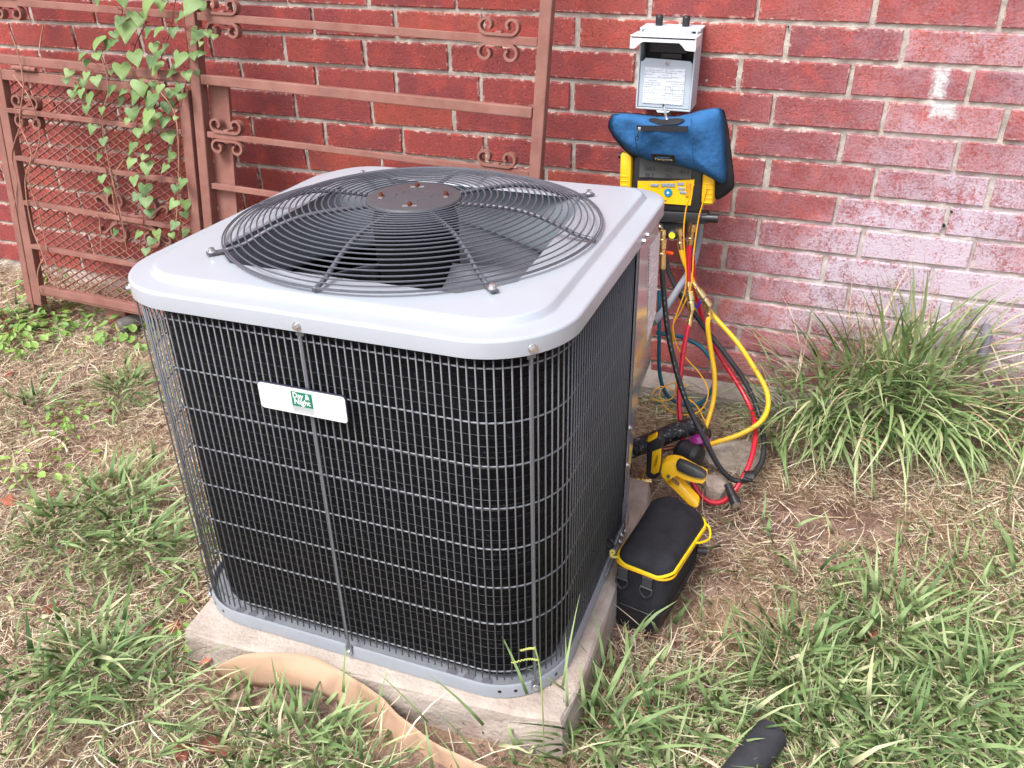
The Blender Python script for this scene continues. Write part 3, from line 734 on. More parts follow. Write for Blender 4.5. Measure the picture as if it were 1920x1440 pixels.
def heart(i):
    r = random.Random(i); P = []
    half = [(0, .0), (.16, .14), (.36, .2), (.5, .1), (.54, -.08), (.46, -.32), (.28, -.58), (.12, -.8), (0, -.98)]
    v = []; f = []; cup = r.uniform(-.25, .35); fold = r.uniform(.1, .5); wav = r.uniform(.02, .07)
    for sg in (-1, 1):
        for (x, z_) in half:
            v.append((sg * x, fold * x * x * 1.2 - .02 + cup * (z_ + .35) ** 2 + wav * math.sin(7 * z_ + sg), z_))
    for (x, z_) in half: v.append((0, cup * (min(0, z_ - .0) + .35) ** 2 - .02, min(0, z_) if z_ < 0 else 0 - .0))
    n_ = len(half)
    spine = [(0, 0), (0, -.05), (0, -.12), (0, -.2), (0, -.32), (0, -.48), (0, -.66), (0, -.84), (0, -.98)]
    for j, (x, z_) in enumerate(spine): v[2 * n_ + j] = (0, cup * (z_ + .35) ** 2 - .03, z_)
    for sg in (0, 1):
        for j in range(n_ - 1):
            q = (sg * n_ + j, sg * n_ + j + 1, 2 * n_ + j + 1, 2 * n_ + j); f.append(q if sg else q[::-1])
    me = new_mesh('leaf', v, f, True); me.materials.append(VINE_LEAF); return me
HM = [heart(i) for i in range(7)]
def frame_to(n_, up):
    n_ = n_.normalized(); x = up.cross(n_).normalized(); z_ = n_.cross(x); return Matrix(((x.x, -n_.x, z_.x), (x.y, -n_.y, z_.y), (x.z, -n_.z, z_.z)))
leafpos = []
tocam = None
for (x, y, s) in LV:
    w_ = random.uniform(.02, .07); u_, v_ = fuv(x / 3, y / 3, w_); P = FA + e1 * u_ + e2 * v_ - en * w_
    dist = (P - CAM_P).length; hw = s / 3 / FPX * dist / .5 * .96
    n_ = (-en * 1.0 + Vector((0, 0, .55)) + Vector((random.uniform(-.35, .75), 0, random.uniform(-.35, .45))))
    Rm = frame_to(n_, Vector((random.uniform(-.35, .35), 0, 1)))
    o = link('leaf', random.choice(HM), None, vine)
    mw = Matrix.Translation(P + Vector((0, 0, hw * .35))) @ Rm.to_4x4() @ Matrix.Diagonal((hw, hw, hw, 1))
    o.matrix_local = vine.matrix_world.inverted() @ mw; leafpos.append(P + Vector((0, 0, hw * .35)))
def fpt(x, y, w_=.015):
    u_, v_ = fuv(x, y, w_); return FA + e1 * u_ + e2 * v_ - en * w_
stems = [[(330, -5), (318, 60), (300, 120), (292, 180), (285, 250), (278, 330), (270, 400), (262, 470)], [(345, 30), (352, 130), (340, 200), (338, 300), (345, 380), (335, 440)],
         [(230, 20), (215, 80), (190, 100), (205, 150), (190, 210), (195, 300), (215, 370), (240, 470)], [(215, 110), (165, 140), (150, 170), (165, 205)], [(275, 40), (250, 100), (262, 160), (258, 220), (250, 280)]]
vi = vine.matrix_world.inverted()
for st in stems:
    P = crom([vi @ fpt(x, y, random.uniform(.01, .025)) for x, y in st], 6); MB().tube(P, .0018, 5).build('stem', STEM, vine, True)
m = MB(); allst = [fpt(x, y) for st in stems for x, y in crom([(a, b, 0) for a, b in st], 3) for _ in (0,)] if False else []
allst = []
for st in stems:
    for p in crom([Vector((a, b, 0)) for a, b in st], 4): allst.append(fpt(p.x, p.y))
for P in leafpos:
    q = min(allst, key=lambda a: (a - P).length)
    if (q - P).length < .22: m.tube(crom([vi @ q, vi @ (q.lerp(P, .5) + Vector((0, -.01, .012))), vi @ P], 3), .0007, 4)
m.build('leaf_stalks', STEM, vine, True)['kind'] = 'stuff'
# dry vine stems tangled in the guard
dry = empty('dry_vine_stems', Matrix.Translation(FM @ Vector((.1, -.02, .1))))
tag(dry, 'bare dry vine stems tangled on the left post of the iron window guard', 'dry vine')
di = dry.matrix_world.inverted()
dst = [[(20, 60), (35, 100), (45, 160), (40, 230), (58, 290), (48, 340), (60, 420), (80, 470), (95, 510), (110, 540)], [(190, 100), (205, 160), (190, 230), (205, 320), (225, 400), (240, 470)], [(25, 140), (60, 190), (75, 260), (55, 330), (75, 400), (88, 470)],
       [(188, 470), (185, 420), (187, 400)], [(40, 230), (20, 290), (30, 340), (25, 400)], [(90, 470), (70, 510), (78, 560)], [(95, 480), (115, 520), (100, 560)], [(85, 500), (100, 530), (120, 510)], [(230, 300), (212, 340), (220, 420)], [(80, 45), (78, 75), (72, 100)], [(300, 170), (332, 220), (335, 330), (330, 430)]]
for st in dst:
    P = crom([di @ fpt(x + random.uniform(-3, 3), y, random.uniform(.012, .035)) for x, y in st], 6); MB().tube(P, random.uniform(.0013, .0024), 5).build('stem', TWIG, dry, True)
# brown foot block and can under the guard
q = at(228, 583, -.225)
o = MB().box((q.x, q.y, q.z), (.085, .06, .065), .003).build('metal_block', RUST); tag(o, 'small brown metal block on the ground below the mesh panel', 'block')
a = at(222, 617, -.30); b = a + Vector((.055, .10, .012))
cn = empty('drink_can', Matrix.Translation(a)); tag(cn, 'small grey can lying on its side near the brown metal block', 'can')
MB().prof(Vector((0, 0, 0)), b - a, [(0, .021), (.03, .026), (.1, .029), (1, .029)], 20).build('can_body', CANM, cn, True)
MB().prof(Vector((0, 0, 0)), (a - b).normalized() * .003, [(0, .021), (.6, .022), (1, .019)], 20).cyl((a - b).normalized() * .0032, (a - b).normalized() * .004, .010, .009, 14).build('can_end', CANEND, cn, True)

# ------------------------------------------------------------------ electrical disconnect on the wall
bx = empty('disconnect_box', Matrix.Translation((0, 0, .88)))
tag(bx, 'grey electrical disconnect box with its cover flipped up on the brick wall', 'electrical box')
def bxz(x, y, Y): p = at(x, y, Y); return p - Vector((0, 0, .88))
BX0, BX1, BZ0, BZ1, BY = -.062, .068, .0, .178, -.088
m = MB()
m.box(((BX0 + BX1) / 2, -.003, (BZ0 + BZ1) / 2), (BX1 - BX0, .006, BZ1 - BZ0), .001)
for xx in (BX0, BX1): m.box((xx, BY / 2 - .002, (BZ0 + BZ1) / 2), (.004, -BY, BZ1 - BZ0), .001)
m.box(((BX0 + BX1) / 2, BY / 2, BZ0 - .001), (BX1 - BX0 + .0035, -BY + .003, .004), .001)
m.box(((BX0 + BX1) / 2, BY / 2 + .012, BZ1), (BX1 - BX0 + .012, -BY - .006, .005), .001)
m.build('enclosure', PVC_BOX, bx)
MB().box(((BX0 + BX1) / 2, -.02, .13), (BX1 - BX0 - .006, .02, .09), .002).box((0, -.045, .138), (.09, .03, .03), .002).box((.01, -.062, .118), (.05, .012, .012), .001).build('fuse_block', BLACKPL, bx)
dfp = [(BX0 + .003, .003), (BX1 - .003, .003), (BX1 - .003, .106), (BX1 - .010, .112), (BX0 + .015, .115), (BX0 + .009, .108), (BX0 + .003, .107)]
df = MB().prism([(x, BY + .002, z_) for x, z_ in dfp], (0, .003, 0)).build('dead_front', PVC_BOX, bx)
DLAB = mat_print('box_print', S(222, 228, 236), S(140, 146, 158), 210, .5)
lb = MB().box((.001, BY + .0006, .053), (.098, .0008, .083)).build('box_label', DLAB, df)
for (x0, z0, w_, h_) in ((-.014, .078, .064, .013), (.012, .046, .013, .016), (.035, .043, .024, .022)):
    m = MB(); 
    for s_ in (-1, 1): m.box((x0, BY - .0001, z0 + s_ * h_ / 2), (w_, .0005, .0006)); m.box((x0 + s_ * w_ / 2, BY - .0001, z0), (.0006, .0005, h_))
    m.build('label_rule', PRINT_GREY, lb)
for tx, zz_, sz in (('CAUTION', .060, .0042), ('INSTRUCTIONS', .037, .0034), ('60A', .089, .0042)):
    text_obj('label_text', tx, sz, PRINT_BLACK, lb, Matrix.Translation((-.045, BY - .0002, zz_)) @ Matrix.Rotation(R_(90), 4, 'X'), .0001, 0, 'LEFT') if tx == 'x' else None
MB().cyl((.004, BY + .001, .1055), (.004, BY - .003, .1055), .0048, .0042, 14).build('screw', ZINC, df, True)
MB().cyl((.004, BY + .001, .0075), (.004, BY - .0005, .0075), .0028, .0028, 12).build('lock_hole', DARK, df)
MB().prism([(-.022 + .004, BY + .002, 0), (.022 + .004, BY + .002, 0), (.012 + .004, BY - .003, -.008), (-.012 + .004, BY - .003, -.008)], (0, .004, 0)).build('hasp', PVC_BOX, bx)
# flipped cover: a tray standing out over the opening
cvm = MB(); nx_ = 12
cy0, cy1 = -.055, -.135
top = []
for i in range(nx_ + 1):
    t = i / nx_; top.append(t)
cvm.box((.0, -.094, .158), (.125, .088, .004), .001, Matrix.Rotation(R_(-6), 3, 'X'))
lp = []
for i in range(21):
    t = i / 20; x = -.076 + .152 * t
    e_ = .0 if (t < .10 or t > .80) else .5 - .5 * math.cos(2 * math.pi * (t - .10) / .70) if False else 0
    lowz = .134 if (t < .08 or t > .86) else .134 + .016 * min(1, min((t - .08), (.86 - t)) / .10)
    lp.append((x, lowz))
cvm.prism([(x, -.139, z_) for x, z_ in lp] + [(.076, -.139, .157), (-.076, -.139, .157)], (0, .0035, 0))
cvm.box((.074, -.10, .150), (.0035, .075, .026), .001); cvm.box((-.074, -.10, .151), (.0035, .075, .02), .001)
cvm.box((0, -.097, .1605), (.152, .087, .0035), .001, Matrix.Rotation(R_(-2), 3, 'X'))
cvm.build('flip_cover', COVER_W, bx, False, Matrix.Translation((0, 0, .009)))
MB().box((.0, -.075, .171), (.112, .07, .016), .008).build('cover_rib', COVER_W, bx, True)
for xx in (-.032, .032): MB().prof((xx, -.03, .180), (xx, -.03, .204), [(0, .0085), (.8, .009), (1, .007)], 14).build('plug', BLACKPL, bx, True)

# ------------------------------------------------------------------ digital manifold hanging under it
mf_c = at(1252, 330, -.15)
mfm = Matrix.Translation(mf_c) @ Matrix.Rotation(R_(-3.5), 4, 'Y') @ Matrix.Rotation(R_(-8), 4, 'X')
mf = empty('digital_manifold', mfm)
tag(mf, 'yellow and black digital refrigerant manifold gauge hanging below the disconnect box', 'manifold gauge')
MB().box((0, .012, .0), (.172, .05, .17), .010).build('body', BLACKPL, mf, True)
for sx in (-1, 1):
    m = MB().box((sx * .101, .008, .004 if sx < 0 else -.012), (.030, .058, .105), .009); o = m.build('grip', YELLOW, mf, True)
    for i in range(5): MB().box((sx * .103, -.0215, -.045 + i * .011 - (.012 if sx > 0 else -.0)), (.018, .002, .0025), .0008).build('grip_rib', YELLOW, o)
MB().cyl((-.118, .01, .045), (-.126, .01, .045), .007, .007, 14).build('knob', BLACKPL, mf, True)
sc_ = MB().box((-.004, -.0145, .022), (.128, .004, .052), .002).build('screen', SCREEN, mf)
def mtext(body, x, z_, size, mat=PRINT_BLACK, y=-.0168, parent=mf, al='CENTER', sx=1, name='digits', bold=0):
    return text_obj(name, body, size, mat, parent, Matrix.Translation((x, y, z_)) @ Matrix.Rotation(R_(90), 4, 'X'), .0001, bold, al, sx)
mtext('164.5', -.042, .018, .0165, sx=.75, bold=.0002); mtext('56.3', -.042, .002, .0165, sx=.75, bold=.0002); mtext('107.2', .004, .016, .011, sx=.75); mtext('176.5', .004, .002, .011, sx=.75); mtext('-61.1', .042, .014, .016, sx=.75, bold=.0002)
m = MB().prism([(-.07, -.0135, -.012), (-.07, -.0135, -.062), (.062, -.0135, -.066), (.068, -.0135, -.004), (.0, -.0135, -.010)], (0, -.004, 0)); face = m.build('face_plate', YELLOW, mf)
KEY = M('key_grey', S(140, 150, 160), .4)
for (x, z_, w_, h_, r_) in ((-.028, -.0205, .020, .007, 0), (.005, -.019, .034, .0085, 0), (.035, -.0155, .016, .007, 0), (.038, -.0265, .016, .0065, .1), (.043, -.0355, .018, .0065, .1)):
    MB().box((x, -.0185, z_), (w_, .003, h_), .0012, Matrix.Rotation(r_, 3, 'Y')).build('key', KEY, face)
MB().cyl((.006, -.017, -.037), (.006, -.0205, -.037), .0105, .0095, 22).build('power_key', M('key_blue', S(20, 130, 168), .35), face, True)
MB().cyl((.006, -.0205, -.037), (.006, -.0208, -.037), .003, .003, 12).build('power_mark', WHITE, face)
mtext('Fieldpiece', -.012, -.0565, .0085, PRINT_BLACK, -.0178, mf, sx=.9, name='lettering', bold=.0001)
MB().box((.055, -.0185, -.030), (.012, .003, .034), .002).build('strap_slot', M('yellow_dark', S(200, 140, 10), .5), face)
blk = MB().box((.028, .012, -.098), (.15, .042, .028), .004).cyl((.085, .0, -.098), (.128, .0, -.098), .011, .011, 16).build('valve_block', BLACKPL, mf, True)
MB().box((.0, .018, -.13), (.10, .03, .05), .004).build('port_block', DARK, mf, True)
MB().prof((-.012, -.004, -.125), (-.012, -.022, -.129), [(0, .0105), (.8, .011), (1, .008)], 18).cyl((-.012, -.022, -.129), (-.012, -.0222, -.129), .0075, .007, 16).build('port_ring', M('nickel', S(170, 160, 140), .3, metal=.9), mf, True)
MB().cyl((-.012, -.0215, -.1289), (-.012, -.0226, -.1292), .006, .006, 16).build('port_hole', DARK, mf)
MB().prof((.022, -.004, -.135), (.022, -.026, -.14), [(0, .011), (.9, .0115), (1, .009)], 18).build('port_cap', BLACKPL, mf, True)
MB().cyl((.022, -.0258, -.14), (.022, -.0272, -.1402), .0085, .008, 18).build('cap_disc', M('cap_yellow', S(236, 226, 60), .4), mf, True)
hk = crom([at(1246, 200, -.098), at(1246, 207, -.16), at(1248, 216, -.19), at(1251, 226, -.205), at(1252, 234, -.205)], 6); mi_ = mfm.inverted()
MB().tube([mi_ @ p for p in hk], .0028, 8).build('hook', ZINC, mf, True)

# blue soft case folded over the manifold
cs = empty('blue_case', Matrix.Translation(at(1255, 265, -.17)))
tag(cs, 'blue and black padded fabric case folded back over the top of the manifold', 'fabric case')
ci = cs.matrix_world.inverted()
def resample(P, n_):
    P = [Vector(p) for p in P]; P.append(P[0]); L_ = [0]
    for a, b in zip(P[:-1], P[1:]): L_.append(L_[-1] + (b - a).length)
    out = []; j = 0
    for i in range(n_):
        s_ = L_[-1] * i / n_
        while L_[j + 1] < s_: j += 1
        out.append(P[j].lerp(P[j + 1], (s_ - L_[j]) / max(1e-9, L_[j + 1] - L_[j])))
    return out
def pillow(outline, Y, depth, back, centre, inv, n_=72, rings=10, sag=0, lump=.004, seed=1):
    P = resample([Vector((x, y, 0)) for x, y in outline], n_); c0 = Vector((centre[0], centre[1], 0)); v = []; f = []
    R2 = []
    for k in range(rings + 1):
        t = k / rings                                # 0 rim .. 1 centre
        R2.append([(p.lerp(c0, t), t) for p in P])
    for side in (1, -1):
        for rg_ in R2:
            for p, t in rg_:
                h = (1 - (1 - t) ** 2.6) ** .5
                dep = depth if side > 0 else back
                lm = lump * (float(vnoise(p.x / 40, p.y / 40, 1, seed)) - .5) * (h) * 2
                yy = Y - side * (dep * h) - (lm if side > 0 else 0)
                v.append(inv @ at(p.x, p.y, yy))
    m_ = rings + 1
    for s_ in (0, 1):
        o_ = s_ * m_ * n_
        for k in range(rings):
            for i in range(n_):
                q = (o_ + k * n_ + i, o_ + k * n_ + (i + 1) % n_, o_ + (k + 1) * n_ + (i + 1) % n_, o_ + (k + 1) * n_ + i)
                f.append(q if s_ == 0 else q[::-1])
    for i in range(n_): f.append((i, m_ * n_ + i, m_ * n_ + (i + 1) % n_, (i + 1) % n_))
    return v, f
blue_out = [(1141, 228), (1147, 215), (1165, 212), (1195, 213), (1230, 217), (1270, 218), (1292, 213), (1315, 206), (1340, 202), (1353, 203), (1357, 214), (1359, 240), (1361, 280), (1363, 318), (1361, 342), (1352, 345), (1335, 335), (1310, 322), (1280, 313), (1250, 307), (1220, 302), (1196, 294), (1178, 283), (1160, 266), (1146, 248)]
v, f = pillow(blue_out, -.175, .045, .02, (1262, 258), ci, 84, 12, lump=.012)
link('case_shell', new_mesh('case_shell', v, f, True), BLUE, cs)
blk_out = [(1350, 205), (1358, 206), (1366, 240), (1372, 290), (1377, 335), (1377, 352), (1362, 366), (1345, 376), (1338, 368), (1342, 345), (1350, 320)]
v, f = pillow(blk_out, -.150, .018, .05, (1356, 310), ci, 56, 8, lump=.006, seed=4)
link('case_side', new_mesh('case_side', v, f, True), BLACKNY, cs)
lft_out = [(1141, 226), (1150, 240), (1166, 262), (1182, 280), (1196, 290), (1186, 296), (1168, 280), (1150, 258), (1140, 240)]
v, f = pillow(lft_out, -.165, .008, .03, (1166, 264), ci, 44, 5, seed=6); link('case_edge', new_mesh('case_edge', v, f, True), BLACKNY, cs)
def case_y(x, y):    # front of the shell near a photograph point
    c0 = (1262, 258); best = 0
    d = Vector((x - c0[0], y - c0[1])); L_ = d.length
    t = 1.0
    for k in range(1, 60):
        s_ = k / 20; q = (c0[0] + d.x * s_, c0[1] + d.y * s_)
        if not inside(q, blue_out): t = 1 - 1 / s_; break
    h = (1 - (1 - max(0, min(1, t))) ** 2.6) ** .5; return -.175 - .045 * h
def inside(p, poly):
    c_ = False; j = len(poly) - 1
    for i in range(len(poly)):
        if (poly[i][1] > p[1]) != (poly[j][1] > p[1]) and p[0] < (poly[j][0] - poly[i][0]) * (p[1] - poly[i][1]) / (poly[j][1] - poly[i][1]) + poly[i][0]: c_ = not c_
        j = i
    return c_
def case_pt(x, y, lift=.008): return ci @ at(x, y, case_y(x, y) - lift)
zp = crom([case_pt(x, 240 + (x - 1194) * .02) for x in range(1194, 1300, 12)], 3)
MB().sweep(zp, [(-.0062, -.001), (.0062, -.001), (.0062, .0018), (-.0062, .0018)], up=(0, 0, 1)).build('zipper', BLACKVINYL, cs)
zr = MB().tube(zp, .0016, 6).build('zip_teeth', M('zip_grey', S(60, 60, 64), .4, metal=.5), cs, True)
MB().box(case_pt(1199, 242, .011), (.008, .005, .009), .002).build('zip_slider', ZINC, cs)
MB().tube(crom([case_pt(1197, 246, .011), case_pt(1195, 254, .011), case_pt(1192, 258, .011), case_pt(1193, 263, .011), case_pt(1197, 261, .011), case_pt(1197, 254, .011)], 4), .0011, 6).build('zip_pull', BLACKPL, cs, True)
op = crom([case_pt(x, y, -.004) for x, y in ((1218, 222), (1232, 230), (1250, 232), (1272, 230), (1285, 222), (1268, 219), (1245, 222), (1230, 219))], 5, True)
v = [p for p in op] + [sum((Vector(p) for p in op), Vector()) / len(op) + Vector((0, -.004, 0))]; f = [(i, (i + 1) % len(op), len(op)) for i in range(len(op))]
link('hook_opening', new_mesh('hook_opening', [Vector(p) + Vector((0, -.012, 0)) for p in v], f, True), BLACKNY, cs)
lbp = [case_pt(x, y, .006) for x, y in ((1220, 289), (1264, 291), (1266, 306), (1226, 303))]
pt = MB().prism(lbp, (0, .004, 0)).build('label_patch', BLACKVINYL, cs)
ctr = sum((Vector(p) for p in lbp), Vector()) / 4; xd = (lbp[1] - lbp[0]).normalized(); nd = (lbp[2] - lbp[1]).cross(lbp[1] - lbp[0]).normalized()
if nd.y > 0: nd = -nd
zd = nd.cross(xd)
TM = Matrix(((xd.x, zd.x, nd.x, ctr.x + nd.x * .001), (xd.y, zd.y, nd.y, ctr.y + nd.y * .001), (xd.z, zd.z, nd.z, ctr.z + nd.z * .001), (0, 0, 0, 1)))
text_obj('lettering', 'Fieldpiece', .0105, M('thread_grey', S(200, 196, 176), .6), cs, TM @ Matrix.Translation((0, -.002, 0)), .0002, .0001)
MB().box((0, .005, 0), (.03, .0022, .0003)).build('thread_line', M('thread_blue', S(70, 140, 190), .6), cs, False, TM)
for pts in (((1190, 238), (1191, 262), (1196, 288)), ((1296, 222), (1297, 262), (1300, 312))):
    MB().tube(crom([case_pt(x, y, .0045) for x, y in pts], 6), .0008, 5).build('seam', M('seam_blue', S(36, 78, 130), .8), cs)

# ------------------------------------------------------------------ hoses, cables, conduit
def hose_path(P, k=8): return crom([at(*p) for p in P], k)
def hose(name, label, cat, paths, r, mat, grp=None, k=8):
    root = empty(name, Matrix.Translation(hose_path(paths[0])[-1])); tag(root, label, cat, grp); inv = root.matrix_world.inverted()
    for P in paths: MB().tube([inv @ q for q in hose_path(P, k)], r, 10).build('tube', mat, root, True)
    return root, inv
def fitting(root, inv, p0, p1, stations, mat=BRASS, name='fitting', n=12):
    a, b = inv @ at(*p0), inv @ at(*p1); return MB().prof(a, b, stations, n).build(name, mat, root, True)
NUT = [(0, .0055), (.05, .009), (.3, .0095), (.32, .0075), (.4, .0075), (.42, .0085), (.7, .0085), (.75, .0065), (1, .0065)]
VAL = [(0, .007), (.12, .0085), (.15, .0065), (.3, .0065), (.33, .0105), (.62, .0115), (.65, .0085), (.72, .0105), (.98, .0105), (1, .007)]
ELB = [(0, .0095), (.35, .010), (.37, .0065), (.65, .0065), (.67, .0075), (1, .0075)]
# black hose: valve -> loop on the ground -> back up to the manifold
hb, ib = hose('hose', 'black refrigerant hose with white print looping down from the manifold beside the unit', 'hose',
    [[(1241, 503, -.36), (1246, 565, -.375), (1253, 626, -.39), (1269, 698, -.41), (1289, 758, -.43), (1317, 815, -.45), (1346, 871, -.455), (1370, 897, -.45), (1398, 901, -.44), (1420, 882, -.40), (1432, 843, -.34), (1424, 780, -.24), (1398, 718, -.20), (1362, 666, -.18), (1329, 625, -.165), (1297, 581, -.16), (1273, 549, -.155), (1254, 510, -.15), (1246, 480, -.15)]], .0068, HB)
fitting(hb, ib, (1243, 432, -.35), (1241, 506, -.36), [(0, .007), (.1, .008), (.12, .0065), (.2, .0065), (.22, .009), (.45, .009), (.47, .007), (.55, .007), (.57, .0088), (.95, .0088), (1, .007)])
MB().box(ib @ at(1254, 474, -.34), (.022, .008, .008), .003, Matrix.Rotation(.1, 3, 'Y')).build('handle', ORANGE, hb, True)
pm = MB()
for i in range(34):
    t0 = i / 34; P = hose_path([(1241, 510, -.36), (1246, 565, -.375), (1253, 626, -.39), (1269, 698, -.41), (1289, 758, -.43), (1317, 815, -.44), (1346, 871, -.43)], 40)
    if i % 4 == 3: continue
    j = int(t0 * (len(P) - 8)); seg = [ib @ (q + (CAM_P - q).normalized() * .0062) for q in P[j:j + 4]]; pm.sweep(seg, [(-.0008, -.0007), (.0008, -.0007), (.0008, .0007), (-.0008, .0007)])
pm.build('print_marks', PRINT_GREY, hb)
hr, ir = hose('hose', 'red refrigerant hose with brass valve hanging in a long loop to the ground', 'hose',
    [[(1293, 456, -.175), (1291, 490, -.18), (1290, 530, -.19)], [(1291, 608, -.22), (1279, 674, -.26), (1273, 750, -.31), (1279, 815, -.36), (1289, 863, -.43), (1297, 899, -.475), (1313, 928, -.495), (1337, 942, -.50), (1362, 936, -.485), (1386, 907, -.45), (1406, 867, -.40), (1416, 819, -.33), (1412, 779, -.25), (1394, 738, -.20), (1362, 686, -.16), (1337, 646, -.14), (1316, 592, -.13), (1302, 530, -.13), (1298, 480, -.135)]], .0066, HR)
fitting(hr, ir, (1299, 420, -.175), (1293, 458, -.175), ELB); fitting(hr, ir, (1290, 528, -.19), (1297, 582, -.205), VAL); fitting(hr, ir, (1297, 580, -.205), (1291, 612, -.22), [(0, .007), (.3, .0055), (.6, .0055), (.62, .008), (1, .008)])
m = MB(); q = ir @ at(1307, 566, -.20)
for a in (-.5, .4): m.box(q + Vector((a * .012, 0, -.006)), (.005, .006, .022), .002, Matrix.Rotation(a, 3, 'Y'))
m.build('valve_handle', BLUEH, hr, True)
hy, iy = hose('hose', 'yellow refrigerant hose with brass valve making the widest loop toward the grass clump', 'hose',
    [[(1275, 462, -.18), (1283, 490, -.18), (1294, 516, -.18), (1301, 533, -.18)], [(1330, 592, -.19), (1327, 612, -.20), (1333, 658, -.21), (1340, 706, -.23), (1337, 754, -.26), (1321, 807, -.31), (1308, 832, -.34), (1316, 838, -.36), (1340, 830, -.36), (1386, 815, -.345), (1426, 791, -.32), (1440, 762, -.30), (1436, 730, -.275), (1414, 690, -.245), (1382, 642, -.215), (1345, 600, -.175), (1325, 575, -.15), (1308, 540, -.14)]], .0064, HY)
fitting(hy, iy, (1273, 428, -.18), (1276, 466, -.18), ELB); fitting(hy, iy, (1299, 529, -.18), (1330, 574, -.185), VAL); fitting(hy, iy, (1329, 572, -.185), (1330, 598, -.19), [(0, .007), (.35, .0055), (.55, .0055), (.57, .008), (1, .008)])
MB().box(iy @ at(1316, 558, -.19), (.020, .006, .012), .002, Matrix.Rotation(.3, 3, 'Y')).build('valve_handle', ZINC, hy, True)
ht, it_ = hose('hose', 'teal blue hose curled in a single ring behind the red and black hoses', 'hose',
    [[(1236, 545, -.22), (1236, 626, -.235), (1237, 700, -.25), (1252, 742, -.255), (1289, 760, -.25), (1321, 750, -.24), (1340, 716, -.225), (1336, 680, -.215), (1313, 650, -.21), (1281, 633, -.212), (1257, 628, -.22), (1230, 624, -.23)]], .0052, HT)
wy, iw = hose('sensor_cable', 'thin yellow sensor cable hanging from the manifold face and coiled on the grass', 'cable',
    [[(1301, 345, -.20), (1292, 372, -.20), (1285, 400, -.20), (1282, 444, -.205), (1286, 533, -.21), (1270, 585, -.22), (1262, 612, -.23), (1270, 650, -.24), (1290, 676, -.25), (1313, 702, -.26), (1328, 735, -.28), (1315, 768, -.30), (1285, 778, -.31), (1250, 766, -.30), (1237, 735, -.28), (1262, 718, -.25), (1290, 722, -.24)]], .0017, WY)
wy2, iw2 = hose('sensor_cable', 'second thin yellow sensor cable running down right of the red hose', 'cable',
    [[(1325, 352, -.18), (1318, 380, -.18), (1310, 410, -.18), (1301, 472, -.19), (1296, 533, -.20), (1278, 580, -.21), (1262, 610, -.22), (1263, 650, -.23), (1268, 700, -.25), (1262, 745, -.27), (1226, 750, -.30), (1222, 740, -.31), (1245, 725, -.29), (1300, 755, -.29), (1322, 790, -.31)]], .0017, WY)
gc, ig = hose('conduit', 'grey flexible electrical conduit curving from the wall box behind the hoses', 'conduit',
    [[(1312, 380, -.07), (1313, 410, -.075), (1309, 452, -.085), (1297, 500, -.11), (1273, 540, -.16), (1250, 575, -.22), (1225, 605, -.30)]], .0095, GREYC)
# velcro band round the hose bundle, plugged hose end
vb = MB(); c0 = at(1402, 893, -.445)
vb.sweep([c0 + Vector((.004 * math.sin(a), .017 * math.cos(a), .012 * math.sin(a))) for a in np.linspace(0, 2 * math.pi, 20, endpoint=False)], [(-.012, -.001), (.012, -.001), (.012, .001), (-.012, .001)], True, up=(1, .2, .25))
tag(vb.build('hook_loop_band', BLACKVINYL), 'black fabric band tied round the red and black hoses near the ground', 'band')
he = empty('hose_end', Matrix.Translation(at(1380, 945, -.515))); tag(he, 'short black plugged hose end lying on the soil under the hose bundle', 'hose end')
hi_ = he.matrix_world.inverted()
MB().prof(hi_ @ at(1364, 908, -.475), hi_ @ at(1380, 945, -.515), [(0, .009), (.7, .011), (.72, .013), (1, .013)], 14).build('sleeve', HB, he, True)
MB().cyl(hi_ @ at(1380, 945, -.515), hi_ @ at(1381, 947, -.518), .010, .009, 14).build('plug', ZINC, he, True)
# insulated suction line, liquid line, valve, capped drier
k_ = NT('wrap_tape'); p_ = k_.pos(); k_.l(k_.ramp(k_.noise(p_, 70, 5, .75), [(.48, (.012, .012, .015, 1)), (.57, (.03, .03, .034, 1)), (.62, S(150, 150, 152))]), k_.b.inputs['Base Color']); k_.b.inputs['Roughness'].default_value = .25; k_.bump(k_.noise(p_, 45, 4, .7), 1, .012); TAPE = k_.m  # pale noise blotches in the black tape are shine painted into its colour
sl_, isl = hose('suction_line', 'thick pipe wrapped in shiny black tape coming out of the unit', 'pipe', [[(1150, 858, -.42), (1190, 840, -.41), (1235, 822, -.385), (1270, 808, -.365), (1300, 800, -.34), (1318, 815, -.28)]], .0235, TAPE)
dr = empty('filter_drier', Matrix.Translation(at(1300, 852, -.40))); tag(dr, 'black rounded canister with purple cap lying behind the yellow clamp', 'canister')
MB().prof((-.045, .02, -.004), (.02, -.012, 0), [(0, .012), (.1, .026), (.3, .033), (.8, .033), (.95, .026), (1, .018)], 22).build('canister', BLACKPL, dr, True)
MB().prof((.012, .02, .012), (.0, .04, .028), [(0, .028), (.6, .028), (1, .02)], 20).build('cap', PURPLE, dr, True)
MB().cyl((-.04, .02, 0), (-.13, -.02, -.01), .006, .006, 10).build('stub_pipe', COPPER, dr, True)
sv = empty('service_valve', Matrix.Translation(at(1196, 905, -.46))); tag(sv, 'small brass service valve with blue handle at the corner of the unit', 'valve')
si_ = sv.matrix_world.inverted()
MB().prof(si_ @ at(1182, 903, -.47), si_ @ at(1222, 903, -.46), [(0, .006), (.2, .006), (.22, .011), (.45, .012), (.5, .008), (.7, .008), (.72, .010), (1, .010)], 12).build('body', BRASS, sv, True)
MB().prof(si_ @ at(1200, 905, -.465), si_ @ at(1207, 880, -.455), [(0, .006), (1, .007)], 10).build('stem', BRASS, sv, True)
